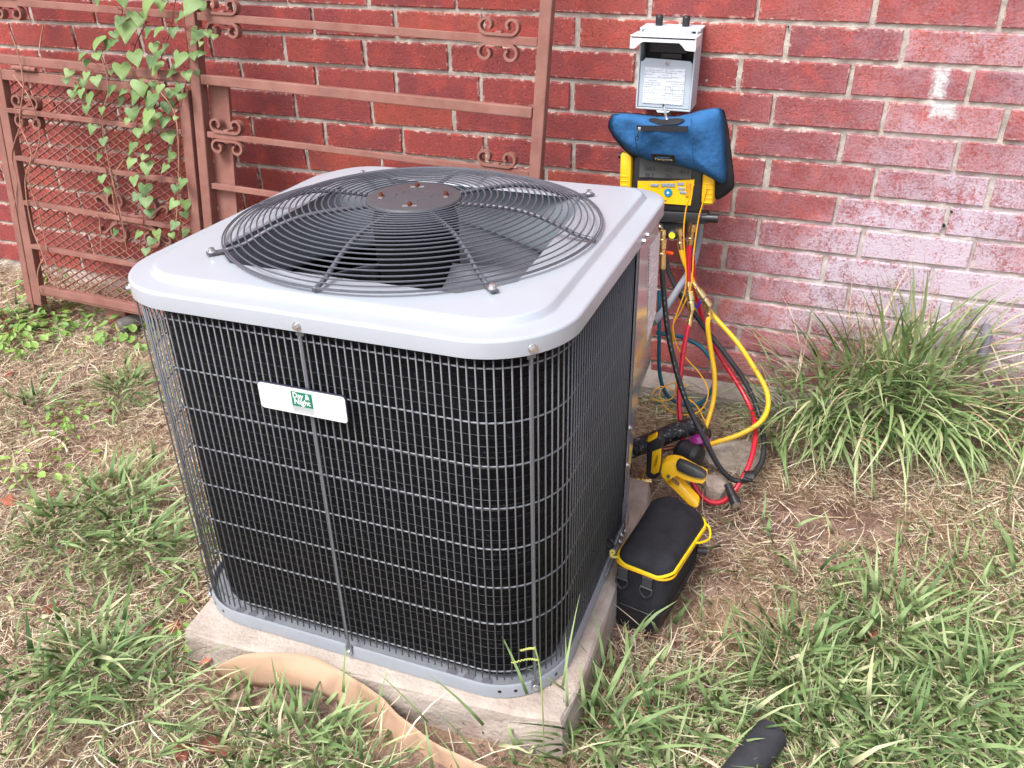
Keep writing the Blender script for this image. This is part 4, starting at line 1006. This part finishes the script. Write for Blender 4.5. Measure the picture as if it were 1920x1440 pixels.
MB().box(si_ @ at(1199, 917, -.475), (.024, .012, .006), .003, Matrix.Rotation(.35, 3, 'Y')).build('handle', BLUEH, sv, True)
# stones
def stone(name, label, c, d, seed):
    bm = bmesh.new(); bmesh.ops.create_icosphere(bm, subdivisions=3, radius=1); r = random.Random(seed)
    pl_ = [(Vector((r.gauss(0, 1), r.gauss(0, 1), r.gauss(0, .7))).normalized(), r.uniform(.5, .8)) for _ in range(11)]
    for v_ in bm.verts:
        for nrm, h in pl_:
            e_ = v_.co.dot(nrm) - h
            if e_ > 0: v_.co -= nrm * e_ * .92
        v_.co += v_.co.normalized() * r.uniform(-.02, .02); v_.co = Vector((v_.co.x * d[0], v_.co.y * d[1], v_.co.z * d[2]))
    me = bpy.data.meshes.new(name); bm.to_mesh(me); bm.free(); o = link(name, me, STONE); o.location = c; o.rotation_euler.z = r.uniform(0, 3)
    return tag(o, label, 'stone')
stone('concrete_chunk', 'flat pale piece of broken concrete behind the hose loops', at(1372, 845, -.30) + Vector((.0, 0, -.02)), (.10, .06, .06), 3).rotation_euler.z = .3
stone('concrete_chunk', 'grey lump of concrete inside the loop of red hose', at(1345, 908, -.44) + Vector((0, 0, -.015)), (.045, .035, .05), 5)
q = atz(1440, 952, .02); stone('stone', 'small tan crumbly stone by the dark bare soil', q, (.03, .022, .018), 9)

# ------------------------------------------------------------------ yellow pipe clamp probe
pc = empty('clamp_probe', Matrix.Translation(at(1245, 890, -.545))); tag(pc, 'yellow and black pipe clamp temperature probe lying beside the unit', 'clamp probe')
pi_ = pc.matrix_world.inverted()
def slab(outline, Y, th, name, mat, parent=pc, bev=.003, inv=pi_, tilt=0.0):
    y0 = sum(y for _, y in outline) / len(outline)
    P = [inv @ at(x, y, Y - (y - y0) * tilt) for x, y in outline]
    bm = bmesh.new(); vs = [bm.verts.new(p) for p in P]; fc = bm.faces.new(vs)
    ex = bmesh.ops.extrude_face_region(bm, geom=[fc]); vv = [g_ for g_ in ex['geom'] if isinstance(g_, bmesh.types.BMVert)]
    bmesh.ops.translate(bm, vec=(0, th, th * .4), verts=vv); bmesh.ops.recalc_face_normals(bm, faces=bm.faces)
    bmesh.ops.bevel(bm, geom=bm.edges[:], offset=bev, segments=2, profile=.5, affect='EDGES')
    me = bpy.data.meshes.new(name); bm.to_mesh(me); bm.free(); me.polygons.foreach_set('use_smooth', [True] * len(me.polygons))
    o = link(name, me, mat, parent); me.set_sharp_from_angle(angle=R_(50)); return o
hd = slab([(1213, 828), (1221, 822), (1236, 820), (1241, 826), (1241, 850), (1237, 893), (1226, 899), (1214, 897), (1211, 890)], -.555, .022, 'sensor_head', BLACKPL)
slab([(1223, 848), (1240, 842), (1238, 872), (1235, 886), (1226, 890), (1220, 886)], -.5575, .004, 'head_badge', YELLOW, hd, .001)
slab([(1213, 826), (1230, 817), (1232, 821), (1216, 830)], -.5565, .012, 'head_tip', YELLOW, hd, .001)
text_obj('lettering', 'Fieldpiece', .0082, PRINT_BLACK, hd, Matrix.Translation(pi_ @ at(1230, 866, -.5236)) @ Matrix.Rotation(R_(84), 4, 'Y') @ Matrix.Rotation(R_(90), 4, 'X') if False else Matrix.Translation(pi_ @ at(1230, 864, -.5586)) @ Matrix.Rotation(R_(90), 4, 'X') @ Matrix.Rotation(R_(84), 4, 'Z'), .0001)
slab([(1238, 876), (1248, 867), (1262, 865), (1276, 868), (1290, 876), (1308, 886), (1324, 893), (1325, 899), (1318, 908), (1300, 906), (1280, 900), (1268, 893), (1258, 899), (1250, 905), (1240, 895)], -.545, .020, 'jaw_handle', YELLOW, bev=.003, tilt=.0008)
slab([(1266, 873), (1272, 867), (1285, 871), (1305, 880), (1322, 890), (1325, 896), (1318, 899), (1300, 896), (1280, 888), (1268, 882)], -.5495, .014, 'handle_grip', BLACKPL, bev=.003, tilt=.0008)
slab([(1242, 893), (1254, 890), (1266, 898), (1278, 910), (1294, 928), (1309, 944), (1310, 951), (1303, 953), (1293, 949), (1278, 934), (1262, 918), (1248, 906)], -.55, .020, 'jaw_handle', YELLOW, bev=.003, tilt=.0008)
MB().cyl(pi_ @ at(1253, 893, -.553), pi_ @ at(1253, 893, -.56), .0045, .004, 14).build('rivet', BLACKPL, pc, True)
sp_ = [pi_ @ (at(1262 + 6 * t, 897 + 6 * t, -.545) + Vector((.004 * math.cos(t * 25), 0, .004 * math.sin(t * 25)))) for t in np.linspace(0, 1.6, 40)]
MB().tube(sp_, .0009, 5).build('spring', ZINC, pc, True)

# ------------------------------------------------------------------ black tool pouch
PB = Vector((.197, -.782, .002)); pouch = empty('tool_pouch', Matrix.Translation(PB) @ Matrix.Rotation(R_(-11.5), 4, 'Z') @ Matrix.Diagonal((1, 1, 1.13, 1)))
tag(pouch, 'black fabric tool pouch with yellow zipper standing beside the concrete pad', 'pouch')
def soft(v, amp, seed=3): return [(x + (float(vnoise(y * 30, z_ * 30, 1, seed)) - .5) * amp, y + (float(vnoise(x * 30, z_ * 25, 1, seed + 1)) - .5) * amp, z_ + (float(vnoise(x * 28, y * 22, 1, seed + 2)) - .5) * amp * 1.4) for x, y, z_ in v]
def pr(w_, d_, r, z_, dx=0, dy=0, tilt=0): return [(x + dx, y + dy, z_ + tilt * y) for x, y in rrect(w_, d_, [r] * 4, 8)]
v, f = loft([pr(.098, .215, .02, -.030, -.008, -.012), pr(.106, .226, .022, -.022, -.007, -.012), pr(.112, .230, .024, .01, -.005, -.010), pr(.115, .230, .026, .035, -.003, -.008)], True)
link('bottom_panel', new_mesh('bottom_panel', v, f, True), BLACKVINYL, pouch)
v, f = loft([pr(.1145, .2295, .026, .0345, -.003, -.008), pr(.119, .230, .028, .07, -.002, -.005), pr(.121, .225, .03, .10), pr(.121, .224, .03, .121)])
link('side_panel', new_mesh('side_panel', soft(v, .006), f, True), BLACKNY, pouch)
MB().tube(pr(.1165, .2315, .027, .035, -.003, -.008), .0013, 5, True).build('seam', BLACKVINYL, pouch, True)
v, f = loft([pr(.121, .224, .03, .127), pr(.119, .221, .032, .137, 0, 0, .02), pr(.110, .210, .036, .147, 0, 0, .04), pr(.092, .188, .036, .1545, -.002, 0, .06), pr(.066, .15, .03, .159, -.003, 0, .06), pr(.03, .08, .014, .161, -.004, 0, .06)], False, True)
link('lid', new_mesh('lid', soft(v, .008, 6), f, True), BLACKNY, pouch)
zr_ = soft(pr(.125, .228, .031, .1255), .008, 6); n_ = len(zr_)
MB().tube(zr_, .0031, 8, True).build('zip_trim', ZIPY, pouch, True)
zl = [p for p in pr(.128, .231, .031, .1175, 0, 0, -.02) if not (p[1] > .07 and p[0] < .03)]
zs = sorted(zl, key=lambda p: math.atan2(p[1] - .0, p[0]) if True else 0)
st_ = max(range(len(zl)), key=lambda i: (Vector(zl[i]) - Vector(zl[i - 1])).length); zl = zl[st_:] + zl[:st_]
MB().tube(zl, .0026, 8).build('zip_trim', M('zip_orange', S(236, 176, 24), .6), pouch, True)
MB().tube(crom([(.06, .02, .124), (.075, .04, .118), (.082, .07, .112), (.072, .095, .116), (.058, .10, .122)], 6), .0024, 8).build('zip_trim', ZIPY, pouch, True)
MB().tube(crom([(-.055, -.105, .127), (-.066, -.112, .130), (-.072, -.106, .136), (-.066, -.100, .133), (-.070, -.112, .126)], 5), .0026, 6).build('zip_pull', M('pull_yellow', S(206, 190, 90), .6), pouch, True)
MB().tube([(-.078 + .009 * math.cos(a), -.098, .146 + .009 * math.sin(a)) for a in np.linspace(0, 2 * math.pi, 16, endpoint=False)], .0022, 6, True).build('cord_ring', BLACKPL, pouch, True)
for xx in (-.036, .018):
    MB().box((xx, -.119, .104), (.022, .005, .028), .0015).build('webbing_tab', M('webbing', (.05, .05, .056, 1), .6), pouch)
    m = MB().tube(crom([(xx - .013, -.122, .094), (xx - .012, -.124, .084), (xx, -.125, .074), (xx + .012, -.124, .084), (xx + .013, -.122, .094)], 6), .0019, 6); m.tube([(xx - .013, -.122, .094), (xx + .013, -.122, .094)], .0019, 6)
    m.build('d_ring', M('ring_plastic', (.045, .045, .05, 1), .35), pouch, True)
MB().cyl((.064, .045, .09), (.082, .055, .088), .007, .008, 12).build('strap_keeper', BLACKPL, pouch, True)
MB().tube(crom([(.0635, -.10, .036), (.0655, .0, .045), (.064, .09, .06)], 5), .0009, 5).build('seam', BLACKVINYL, pouch)

# ------------------------------------------------------------------ kraft paper strip, foam tube, wall pipe
c_pts = [((402, 1262), (424, 1240), -1.310, .058), ((430, 1277), (458, 1227), -1.309, .078), ((477, 1287), (507, 1224), -1.308, .092), ((530, 1289), (573, 1228), -1.307, .095), ((600, 1301), (623, 1248), -1.306, .095), ((645, 1328), (669, 1277), -1.308, .092), ((673, 1354), (715, 1308), -1.310, .072), ((712, 1383), (748, 1342), -1.322, .058), ((748, 1402), (782, 1367), -1.332, .050), ((785, 1428), (819, 1396), -1.342, .045), ((840, 1470), (882, 1425), -1.356, .042), ((930, 1520), (960, 1462), -1.37, .04), ((1010, 1570), (1030, 1510), -1.39, .04)]
A_ = crom([at(*a, ya) for a, b, ya, zb_ in c_pts], 6); B_ = crom([atz(*b, zb_) for a, b, ya, zb_ in c_pts], 6)
v = []; nw = 6
for a, b in zip(A_, B_):
    for j in range(nw + 1):
        t = j / nw; p = a.lerp(b, t); bl = .009 if len(v) < 26 * (nw + 1) else .0005; p.z += bl * math.sin(math.pi * t); p.y -= bl * math.sin(math.pi * t); p = p + Vector((0, -1, .8)) * (.004 * (float(vnoise(p.x * 22, t * 3, 1, 5)) - .5) + .003 * (float(vnoise(p.x * 60, t * 5, 1, 9)) - .5)); v.append(p)
f = [(i * (nw + 1) + j, (i + 1) * (nw + 1) + j, (i + 1) * (nw + 1) + j + 1, i * (nw + 1) + j + 1) for i in range(len(A_) - 1) for j in range(nw)]
o = link('paper_strip', new_mesh('paper_strip', v, f, True), PAPER); md = o.modifiers.new('t', 'SOLIDIFY'); md.thickness = .0012
tag(o, 'long tan strip of kraft paper draped over the front edge of the concrete pad', 'paper strip')
fa, fb = atz(1448, 1374, .055), atz(1345, 1505, .05); fm_ = MB(); fr_ = .0235
for (ra, rb, flip_) in ((fr_, fr_, 1), (.0125, .0125, -1)): pass
q = (fb - fa).to_track_quat('Z', 'Y'); nseg = 28
ring = lambda p, r: [p + q @ Vector((r * math.cos(2 * math.pi * i / nseg), r * math.sin(2 * math.pi * i / nseg), 0)) for i in range(nseg)]
v, f = loft([ring(fa.lerp(fb, .2), .014), ring(fa, .0145), ring(fa, .0272), ring(fa.lerp(fb, .01), .0288), ring(fa.lerp(fb, .5), .029), ring(fb, .0288), ring(fb, .0145)])
o = link('foam_tube', new_mesh('foam_tube', v, f, True), FOAM); o.data.set_sharp_from_angle(angle=R_(40)); tag(o, 'cut length of black foam pipe insulation lying on the grass', 'foam tube')
wq = at(1843, 630, 0)
P = crom([(wq.x, .03, wq.z + .022), (wq.x, -.025, wq.z + .024), (wq.x, -.042, wq.z + .010), (wq.x + .001, -.045, wq.z - .03)], 6)
o = MB().tube(P, .0128, 16).build('wall_pipe', PIPEG, None, True); tag(o, 'short grey drain pipe elbow sticking out of the lower right brick wall', 'pipe')

# ------------------------------------------------------------------ vegetation
def blades(N, x, y, length, width, tilt, bend, az, tint, seg=5, zoff=0.0, curl=None, lie=.004, taper=1.0):
    t = np.linspace(0, 1, seg + 1)
    th = tilt[:, None] + bend[:, None] * t[None, :] ** 1.3
    ds = length[:, None] / seg
    hx = np.concatenate([np.zeros((N, 1)), np.cumsum(np.sin(th[:, :-1]) * ds, 1)], 1); hz = np.concatenate([np.zeros((N, 1)), np.cumsum(np.cos(th[:, :-1]) * ds, 1)], 1)
    a2 = az[:, None] + (0 if curl is None else curl[:, None] * t[None, :])
    px_ = x[:, None] + hx * np.cos(a2); py_ = y[:, None] + hx * np.sin(a2)
    g0 = gz(px_, py_); base = gz(x, y)[:, None] + zoff
    pz = np.maximum(base + hz, g0 + lie + rng.random((N, 1)) * .012 * (t[None, :] > .1))
    py_ = np.minimum(py_, -.012 - .02 * rng.random((N, 1)))
    # keep blades out of the unit and pad
    wd = width[:, None] * np.clip((.45 + 1.2 * t) * (t < .45) + (t >= .45) * (1 - ((t - .45) / .55) ** 1.6) + .02, .02, 1)[None, :] * taper
    sx, sy = -np.sin(a2) * wd / 2, np.cos(a2) * wd / 2
    V = np.stack([np.stack([px_ - sx, py_ - sy, pz], -1), np.stack([px_ + sx, py_ + sy, pz + wd * .25], -1)], 2)     # N, seg+1, 2, 3
    i0 = (np.arange(N) * (seg + 1) * 2)[:, None]; s_ = (np.arange(seg) * 2)[None, :]
    Q = np.stack([i0 + s_, i0 + s_ + 1, i0 + s_ + 3, i0 + s_ + 2], -1).reshape(-1, 4)
    T = np.repeat(tint, (seg + 1) * 2)
    return V.reshape(-1, 3), Q, T
def blade_obj(name, parts, mat, parent=None):
    Vs, Qs, Ts, n0 = [], [], [], 0
    for V, Q, T in parts: Vs.append(V); Qs.append(Q + n0); Ts.append(T); n0 += len(V)
    V, Q, T = np.concatenate(Vs), np.concatenate(Qs), np.concatenate(Ts)
    me = np_mesh(name, V, Q); at_ = me.attributes.new('tint', 'FLOAT', 'POINT'); at_.data.foreach_set('value', T.astype(np.float32))
    return link(name, me, mat, parent)
ACI = np.array(AC_M.inverted())
KEEP = [(A_[i] + Vector((0, -.02, 0)), A_[i + 6] + Vector((0, -.02, 0)), .055) for i in range(0, len(A_) - 6, 6)] + [(fa, fb, .05)]
def keep(x, y, m=.0):                         # outside pad footprint
    lx = ACI[0, 0] * x + ACI[0, 1] * y + ACI[0, 3]; ly = ACI[1, 0] * x + ACI[1, 1] * y + ACI[1, 3]
    inpad = (lx > -.385 - m) & (lx < .437 + m) & (ly > -.455 - m) & (ly < .385 + m)
    dxp, dyp = x - .197, y + .782; inp = (np.abs(dxp * .98 - dyp * -.2) < .06) & (np.abs(dyp) < .12)
    ins = np.zeros(np.shape(x), bool)
    for a, b, r in KEEP:
        ab = b - a; t = np.clip(((x - a.x) * ab.x + (y - a.y) * ab.y) / (ab.x ** 2 + ab.y ** 2), 0, 1); ins |= np.hypot(x - a.x - t * ab.x, y - a.y - t * ab.y) < r
    return ~(inpad | inp | ins)
# green density: patches seen in the photograph, as ground positions with a radius in metres
GP = [(1540,1320,.13,.9),(1700,1330,.15,.9),(1850,1220,.14,.7),(1600,1410,.15,1.1),(1280,1400,.13,1.1),(1130,1370,.08,.9),(1820,1400,.18,1.0),(1480,1070,.03,.3),(1680,1210,.10,.6),(1890,1060,.09,.6),(1760,1130,.08,.4),(1460,1310,.07,.6),
      (650,1370,.11,1.2),(760,1430,.11,1.1),(540,1390,.10,1.1),(480,1350,.06,.7),(960,1430,.1,1.0),(880,1400,.05,.9),(1000,1400,.05,1.0),
      (200,930,.08,1.0),(240,1010,.09,1.1),(120,990,.07,.8),(40,1050,.06,.7),(330,1060,.05,.6),(170,1170,.07,.8),(220,1280,.08,1.2),(310,1330,.07,1.0),(330,1260,.04,.7),(60,1310,.06,.8),(20,1130,.05,.5),(260,1400,.06,.5),
      (245,755,.06,1.0),(50,760,.07,.45),(40,690,.06,.4),(20,530,.06,.4),(300,620,.04,.4),(260,900,.04,.5),
      (1230,740,.12,.7),(1290,720,.1,.7),(1370,770,.07,.5),]
gp = [(atz(x, y, .02), r, d) for x, y, r, d in GP]
def gdens(x, y):
    z_ = np.zeros_like(x)
    for p, r, d in gp: z_ = z_ + d * np.exp(-((x - p.x) ** 2 + (y - p.y) ** 2) / (r * r))
    return z_
parts = []
def scatter(n, fn, x0=-2.7, x1=1.4, y0=-1.75, y1=-.02):
    x = rng.uniform(x0, x1, n); y = rng.uniform(y0, y1, n); m = (rng.random(n) < fn(x, y)) & keep(x, y); return x[m], y[m]
x, y = scatter(105000, lambda x, y: np.clip(gdens(x, y) * np.where(x < -.45, .52, .68) * (.3 + 1.2 * vnoise(x, y, 9, 12)) + .006, 0, 1)); N = len(x)
nz = vnoise(x, y, 4, 20)
parts.append(blades(N, x, y, rng.uniform(.05, .18, N) * (.8 + .5 * nz), rng.uniform(.0024, .0052, N) * (1 + 1.1 * (rng.random(N) < .35)), rng.uniform(.75, 1.5, N), rng.uniform(.1, .8, N), rng.uniform(0, 6.283, N), np.clip(rng.normal(.6, .25, N), 0, 1), 4, .0, rng.uniform(-.5, .5, N)))
tf = [(240, 760, 90, .16), (210, 960, 80, .2), (260, 1040, 70, .2), (100, 1010, 60, .18), (180, 1250, 80, .2), (60, 1330, 50, .2), (700, 1360, 60, .16), (560, 1400, 50, .16), (1150, 1330, 50, .2), (1090, 1400, 40, .2), (1500, 1260, 70, .2), (1660, 1200, 60, .22), (1820, 1330, 80, .22), (1440, 1040, 9, .2), (1490, 1110, 12, .2), (1380, 1390, 50, .17), (1700, 1400, 60, .2), (60, 780, 40, .16), (30, 640, 40, .15), (1900, 1150, 50, .22)]
for (px_, py_, n_, L_) in tf:
    c = atz(px_, py_, .02); x = c.x + rng.normal(0, .022, n_); y = c.y + rng.normal(0, .018, n_); k_ = keep(x, y); x, y = x[k_], y[k_]; n_ = len(x)
    parts.append(blades(n_, x, y, rng.uniform(.5, 1.15, n_) * L_, rng.uniform(.005, .0115, n_), rng.uniform(.35, 1.15, n_), rng.uniform(.5, 1.5, n_), rng.uniform(0, 6.283, n_), np.clip(rng.normal(.4, .2, n_), 0, .85), 6, 0, rng.uniform(-.3, .3, n_)))
o = blade_obj('lawn_grass', parts, GRASS); tag(o, 'patchy green lawn grass growing around the unit and across the yard', 'grass', kind='stuff')
# dry thatch
def sdens(x, y):
    bare = 1.3 * np.exp(-((x - .52) / .2) ** 2 - ((y + .48) / .10) ** 2) + .95 * np.exp(-((x - .36) / .09) ** 2 - ((y + .80) / .2) ** 2) + .5 * np.exp(-((x + .62) / .06) ** 2 - ((y + 1.33) / .06) ** 2)
    return np.clip((.30 + .8 * vnoise(x, y, 5, 30)) * np.clip(1 - .75 * bare, .04, 1), .02, 1)
x, y = scatter(290000, sdens); N = len(x)
parts = [blades(N, x, y, rng.uniform(.02, .085, N), rng.uniform(.0014, .0036, N), rng.uniform(1.25, 1.6, N), rng.uniform(-.3, .5, N), rng.uniform(0, 6.283, N), np.clip(rng.normal(.68, .25, N), 0, 1), 2, .006, rng.uniform(-1, 1, N), .002)]
x, y = scatter(5200, lambda x, y: sdens(x, y) * .9); N = len(x)
parts.append(blades(N, x, y, rng.uniform(.1, .24, N), rng.uniform(.0016, .0034, N), rng.uniform(1.1, 1.6, N), rng.uniform(-.2, .5, N), rng.uniform(0, 6.283, N), np.clip(rng.normal(.7, .2, N), 0, 1), 6, .006, rng.uniform(-1.6, 1.6, N), .004))
o = blade_obj('dry_thatch', parts, STRAW); tag(o, 'dry tan straw and dead grass clippings covering the bare soil', 'straw', kind='stuff')
# lawn beyond the frame
x, y = rng.uniform(-7, 7, 26000), rng.uniform(-7, -1.75, 26000); N = len(x)
o = blade_obj('yard_grass', [blades(N, x, y, rng.uniform(.06, .18, N), rng.uniform(.005, .01, N), rng.uniform(.5, 1.4, N), rng.uniform(.1, .8, N), rng.uniform(0, 6.283, N), np.clip(rng.normal(.5, .25, N), 0, 1), 3)], GRASS)
tag(o, 'green grass of the open yard away from the brick wall', 'grass', kind='stuff')
# tall tufts against the wall
def tuft(label, cx, cy, n_, L_, spread, toward, dryn, wid=(.006, .0115), lift=(.05, .75)):
    root = empty('grass_tuft', Matrix.Translation((cx, cy, gzs(cx, cy)))); tag(root, label, 'grass tuft')
    x = cx + rng.normal(0, spread, n_); y = np.minimum(cy + rng.normal(0, .03, n_), -.015)
    az = np.where(rng.random(n_) < .75, rng.normal(-math.pi / 2, .85, n_), rng.uniform(0, 6.283, n_))
    pr_ = [blades(n_, x, y, rng.uniform(.45, 1.05, n_) * L_, rng.uniform(*wid, n_), rng.uniform(*lift, n_), rng.uniform(.7, 2.3, n_) * toward, az, np.clip(rng.normal(.58, .22, n_), 0, .97), 8, 0, rng.uniform(-.5, .5, n_))]
    o = blade_obj('green_blades', pr_, GRASS, root); o['kind'] = 'stuff'; o.matrix_local = root.matrix_world.inverted()
    x = cx + rng.normal(0, spread, dryn); y = np.minimum(cy + rng.normal(0, .03, dryn), -.015)
    pr_ = [blades(dryn, x, y, rng.uniform(.5, 1.25, dryn) * L_, rng.uniform(.0016, .004, dryn), rng.uniform(0, .8, dryn), rng.uniform(.2, 1.6, dryn), rng.uniform(0, 6.283, dryn), np.clip(rng.normal(.35, .28, dryn), 0, 1), 8, 0, rng.uniform(-.4, .4, dryn))]
    o = blade_obj('dry_blades', pr_, STRAW, root); o['kind'] = 'stuff'; o.matrix_local = root.matrix_world.inverted(); return root
tuft('big clump of long green grass against the brick wall beside the hoses', .60, -.08, 540, .43, .082, .95, 110, lift=(.02, .85))
tuft('clump of long grass at the right edge below the grey drain pipe', 1.03, -.12, 260, .34, .07, 1.0, 40)
tuft('upright green grass clump against the wall left of the grey drain pipe', .68, -.05, 170, .50, .05, .55, 60, lift=(0, .4))
tuft('low grass tuft between the big clump and the yellow hose', .46, -.17, 190, .32, .05, 1.0, 40)
tuft('low grass tuft on the slope right of the big clump', .82, -.14, 180, .28, .06, 1.1, 40)
# seed stalks in front of the unit's corner
def stalk(label, P, seeds, r=.0012):
    root = empty('seed_stalk', Matrix.Translation(P[0])); tag(root, label, 'grass stalk'); inv = root.matrix_world.inverted()
    MB().tube([inv @ p for p in crom(P, 8)], r, 5).build('stalk', M('stalk_green', S(138, 160, 92), .6), root, True)
    for s_ in seeds:
        Q = crom(s_, 10); m = MB().tube([inv @ p for p in Q], .0006, 4)
        for i, p in enumerate(Q):
            m.box(inv @ p + Vector((0, 0, .0012 * (-1) ** i)), (.0030, .0012, .0018), .0004)
        m.build('seed_head', M('seed_yellow', S(176, 184, 104), .7), root)
    return root
yb = -1.30
stalk('tall green grass stalk with two yellow seed heads before the corner of the unit', [atz(1020, 1440, .0), at(1018, 1340, -1.33), at(1012, 1255, -1.31), at(1003, 1212, -1.30)], [[at(1003, 1216, -1.30), at(992, 1216, -1.30), at(976, 1220, -1.30)], [at(1010, 1238, -1.30), at(990, 1236, -1.30), at(960, 1243, -1.30)]])
o = blade_obj('corner_blades', [blades(1, np.array([x_]), np.array([y_]), np.array([l_]), np.array([w_]), np.array([t_]), np.array([b_]), np.array([a_]), np.array([c_]), 9) for x_, y_, l_, w_, t_, b_, a_, c_ in
    ((.13, -1.34, .34, .007, .35, 1.2, 2.4, .5), (.10, -1.36, .30, .008, .5, 1.0, 2.9, .45), (.15, -1.33, .30, .006, .2, 1.4, 1.9, .6), (.17, -1.30, .28, .008, .4, 1.5, .6, .4), (.06, -1.40, .26, .006, .2, .7, 3.2, .5), (.02, -1.38, .30, .005, .7, .6, 2.9, .55), (.19, -1.28, .26, .007, .5, 1.2, .1, .5), (-.2, -1.38, .2, .005, .1, .6, 1.2, .5), (-.26, -1.37, .2, .006, .2, .5, 1.8, .5), (-.45, -1.40, .16, .006, .1, .5, 1.3, .5), (-.38, -1.40, .17, .006, .2, .5, 1.6, .55), (.12, -1.32, .36, .005, .15, .9, 1.6, .65))], GRASS)
tag(o, 'long loose green grass blades arching over the front corner of the concrete pad', 'grass', kind='stuff')
# low weeds on the left
def weed(label, px_, py_, n_, s, up=.05, mats=WEED_LEAF):
    c = atz(px_, py_, .03); c.z = gzs(c.x, c.y); root = empty('weed', Matrix.Translation(c)); tag(root, label, 'weed'); m = MB(); st = MB()
    for i in range(n_):
        a = random.uniform(0, 6.283); r = random.uniform(.01, .11) * (s / .02); h = random.uniform(.3, 1) * up
        p = Vector((r * math.cos(a), r * math.sin(a), h + gzs(c.x + r * math.cos(a), c.y + r * math.sin(a)) - c.z)); L_ = s * random.uniform(.7, 1.3)
        Rm = Matrix.Rotation(a + random.uniform(-.6, .6), 3, 'Z') @ Matrix.Rotation(random.uniform(-.2, .5), 3, 'Y') @ Matrix.Rotation(random.uniform(-.4, .4), 3, 'X')
        hw = L_ * .36; v = [(0, 0, 0), (L_ * .3, hw * .8, .002), (L_ * .6, hw, .0), (L_ * .88, hw * .5, -.003), (L_, 0, -.005), (L_ * .88, -hw * .5, -.003), (L_ * .6, -hw, 0), (L_ * .3, -hw * .8, .002), (L_ * .5, 0, -.004)]
        m.add([p + Rm @ Vector(q_) for q_ in v], [(i_, (i_ + 1) % 8, 8) for i_ in range(8)])
        if i % 2 == 0: st.tube([Vector((0, 0, 0)), p * .6 + Vector((0, 0, .006)), p], .0009, 4)
    m.build('leaves', mats, root, True); st.build('stems', STEM, root)
    return root
for lb_, a in (('leafy weed patch on the ground in front of the left gate post', (110, 625, 120, .026)), ('leafy weed patch at the left edge level with the mesh panel foot', (40, 650, 130, .03)), ('small weed patch among straw left of the dark grass tuft', (130, 790, 40, .022)),
    ('bright green weed below the grey can close to the unit', (262, 640, 60, .036)), ('light green weed patch at the left edge halfway down', (70, 870, 34, .026)), ('weed sprigs under the mesh panel by the left post', (110, 560, 26, .022)), ('small weed at the far left under the brick footing', (18, 515, 24, .026)),
    ('tiny bright sprig beside the left corner of the concrete pad', (305, 1145, 6, .022)), ('tiny pale sprig under the left end of the pad', (316, 1205, 5, .022)), ('small weed patch in straw right of the left gate post', (210, 655, 24, .024))):
    weed(lb_, *a)
# fallen leaves
def dead_leaf(label, px_, py_, s, seed):
    r = random.Random(seed); c = atz(px_, py_, .01); c.z = gzs(c.x, c.y) + .016; n_ = 15; v = []
    for i in range(n_):
        a = 2 * math.pi * i / n_; rr = s * (.55 + .45 * abs(math.cos(2.5 * a + seed))) * r.uniform(.8, 1.1); v.append((rr * math.cos(a), rr * .7 * math.sin(a), r.uniform(.0, .5) * s * abs(math.sin(a))))
    v.append((0, 0, 0)); f = [(i, (i + 1) % n_, n_) for i in range(n_)]
    o = link('fallen_leaf', new_mesh('fallen_leaf', v, f, True), LEAFRED); o.location = c; o.rotation_euler = (r.uniform(-.3, .3), r.uniform(-.3, .3), r.uniform(0, 6)); md = o.modifiers.new('t', 'SOLIDIFY'); md.thickness = .0006
    tag(o, label, 'fallen leaf', 'dead leaves on the ground')
for i, (lb_, x_, y_, s_) in enumerate((('curled reddish brown dead leaf on the green grass left of the unit', 142, 1022, .03), ('red brown dead leaf at the left edge of the yard', 18, 940, .026), ('small red dead leaf in straw near the left edge', 100, 925, .018), ('tan dead leaf among grass lower left', 100, 1145, .026), ('brown dead leaf touching the left corner of the pad', 330, 1178, .026),
    ('orange brown dead leaf left of the pad corner', 278, 1188, .02), ('large reddish brown dead leaf at the bottom edge left of the paper strip', 408, 1398, .042), ('dark red dead leaf beside the large one at the bottom edge', 340, 1410, .028), ('small dark leaf tucked under the end of the paper strip', 395, 1235, .024), ('pale round dead leaf on the soil right of the pad', 1205, 1328, .018), ('reddish dead leaf on the soil below the pouch', 1195, 1290, .022), ('reddish leaf scrap in straw left of the unit base', 210, 790, .02), ('dark leaf scrap at left edge by the weeds', 25, 725, .024), ('reddish leaf scrap among right hand grass', 1640, 1205, .02))):
    dead_leaf(lb_, x_, y_, s_, i + 1)
# pale scraps of dry wood in the straw
for lb_, P in (('pale crooked dry twig lying in the straw on the left', [(30, 835), (60, 822), (95, 818), (118, 830), (125, 842)]), ('dry twig lying across the soil below the pouch', [(1130, 1150), (1260, 1172), (1360, 1180), (1450, 1180)]), ('thin pale stick leaning at the far left wall base', [(0, 480), (28, 500), (52, 522)])):
    pts = [atz(x_, y_, .03) for x_, y_ in P]
    for p in pts: p.z = gzs(p.x, p.y) + .014
    tag(MB().tube(crom(pts, 5), .0028 if 'crooked' in lb_ else .0016, 6).build('twig', TWIG if 'below' in lb_ else M('pale_twig', S(226, 206, 176), .8), None, True), lb_, 'twig')
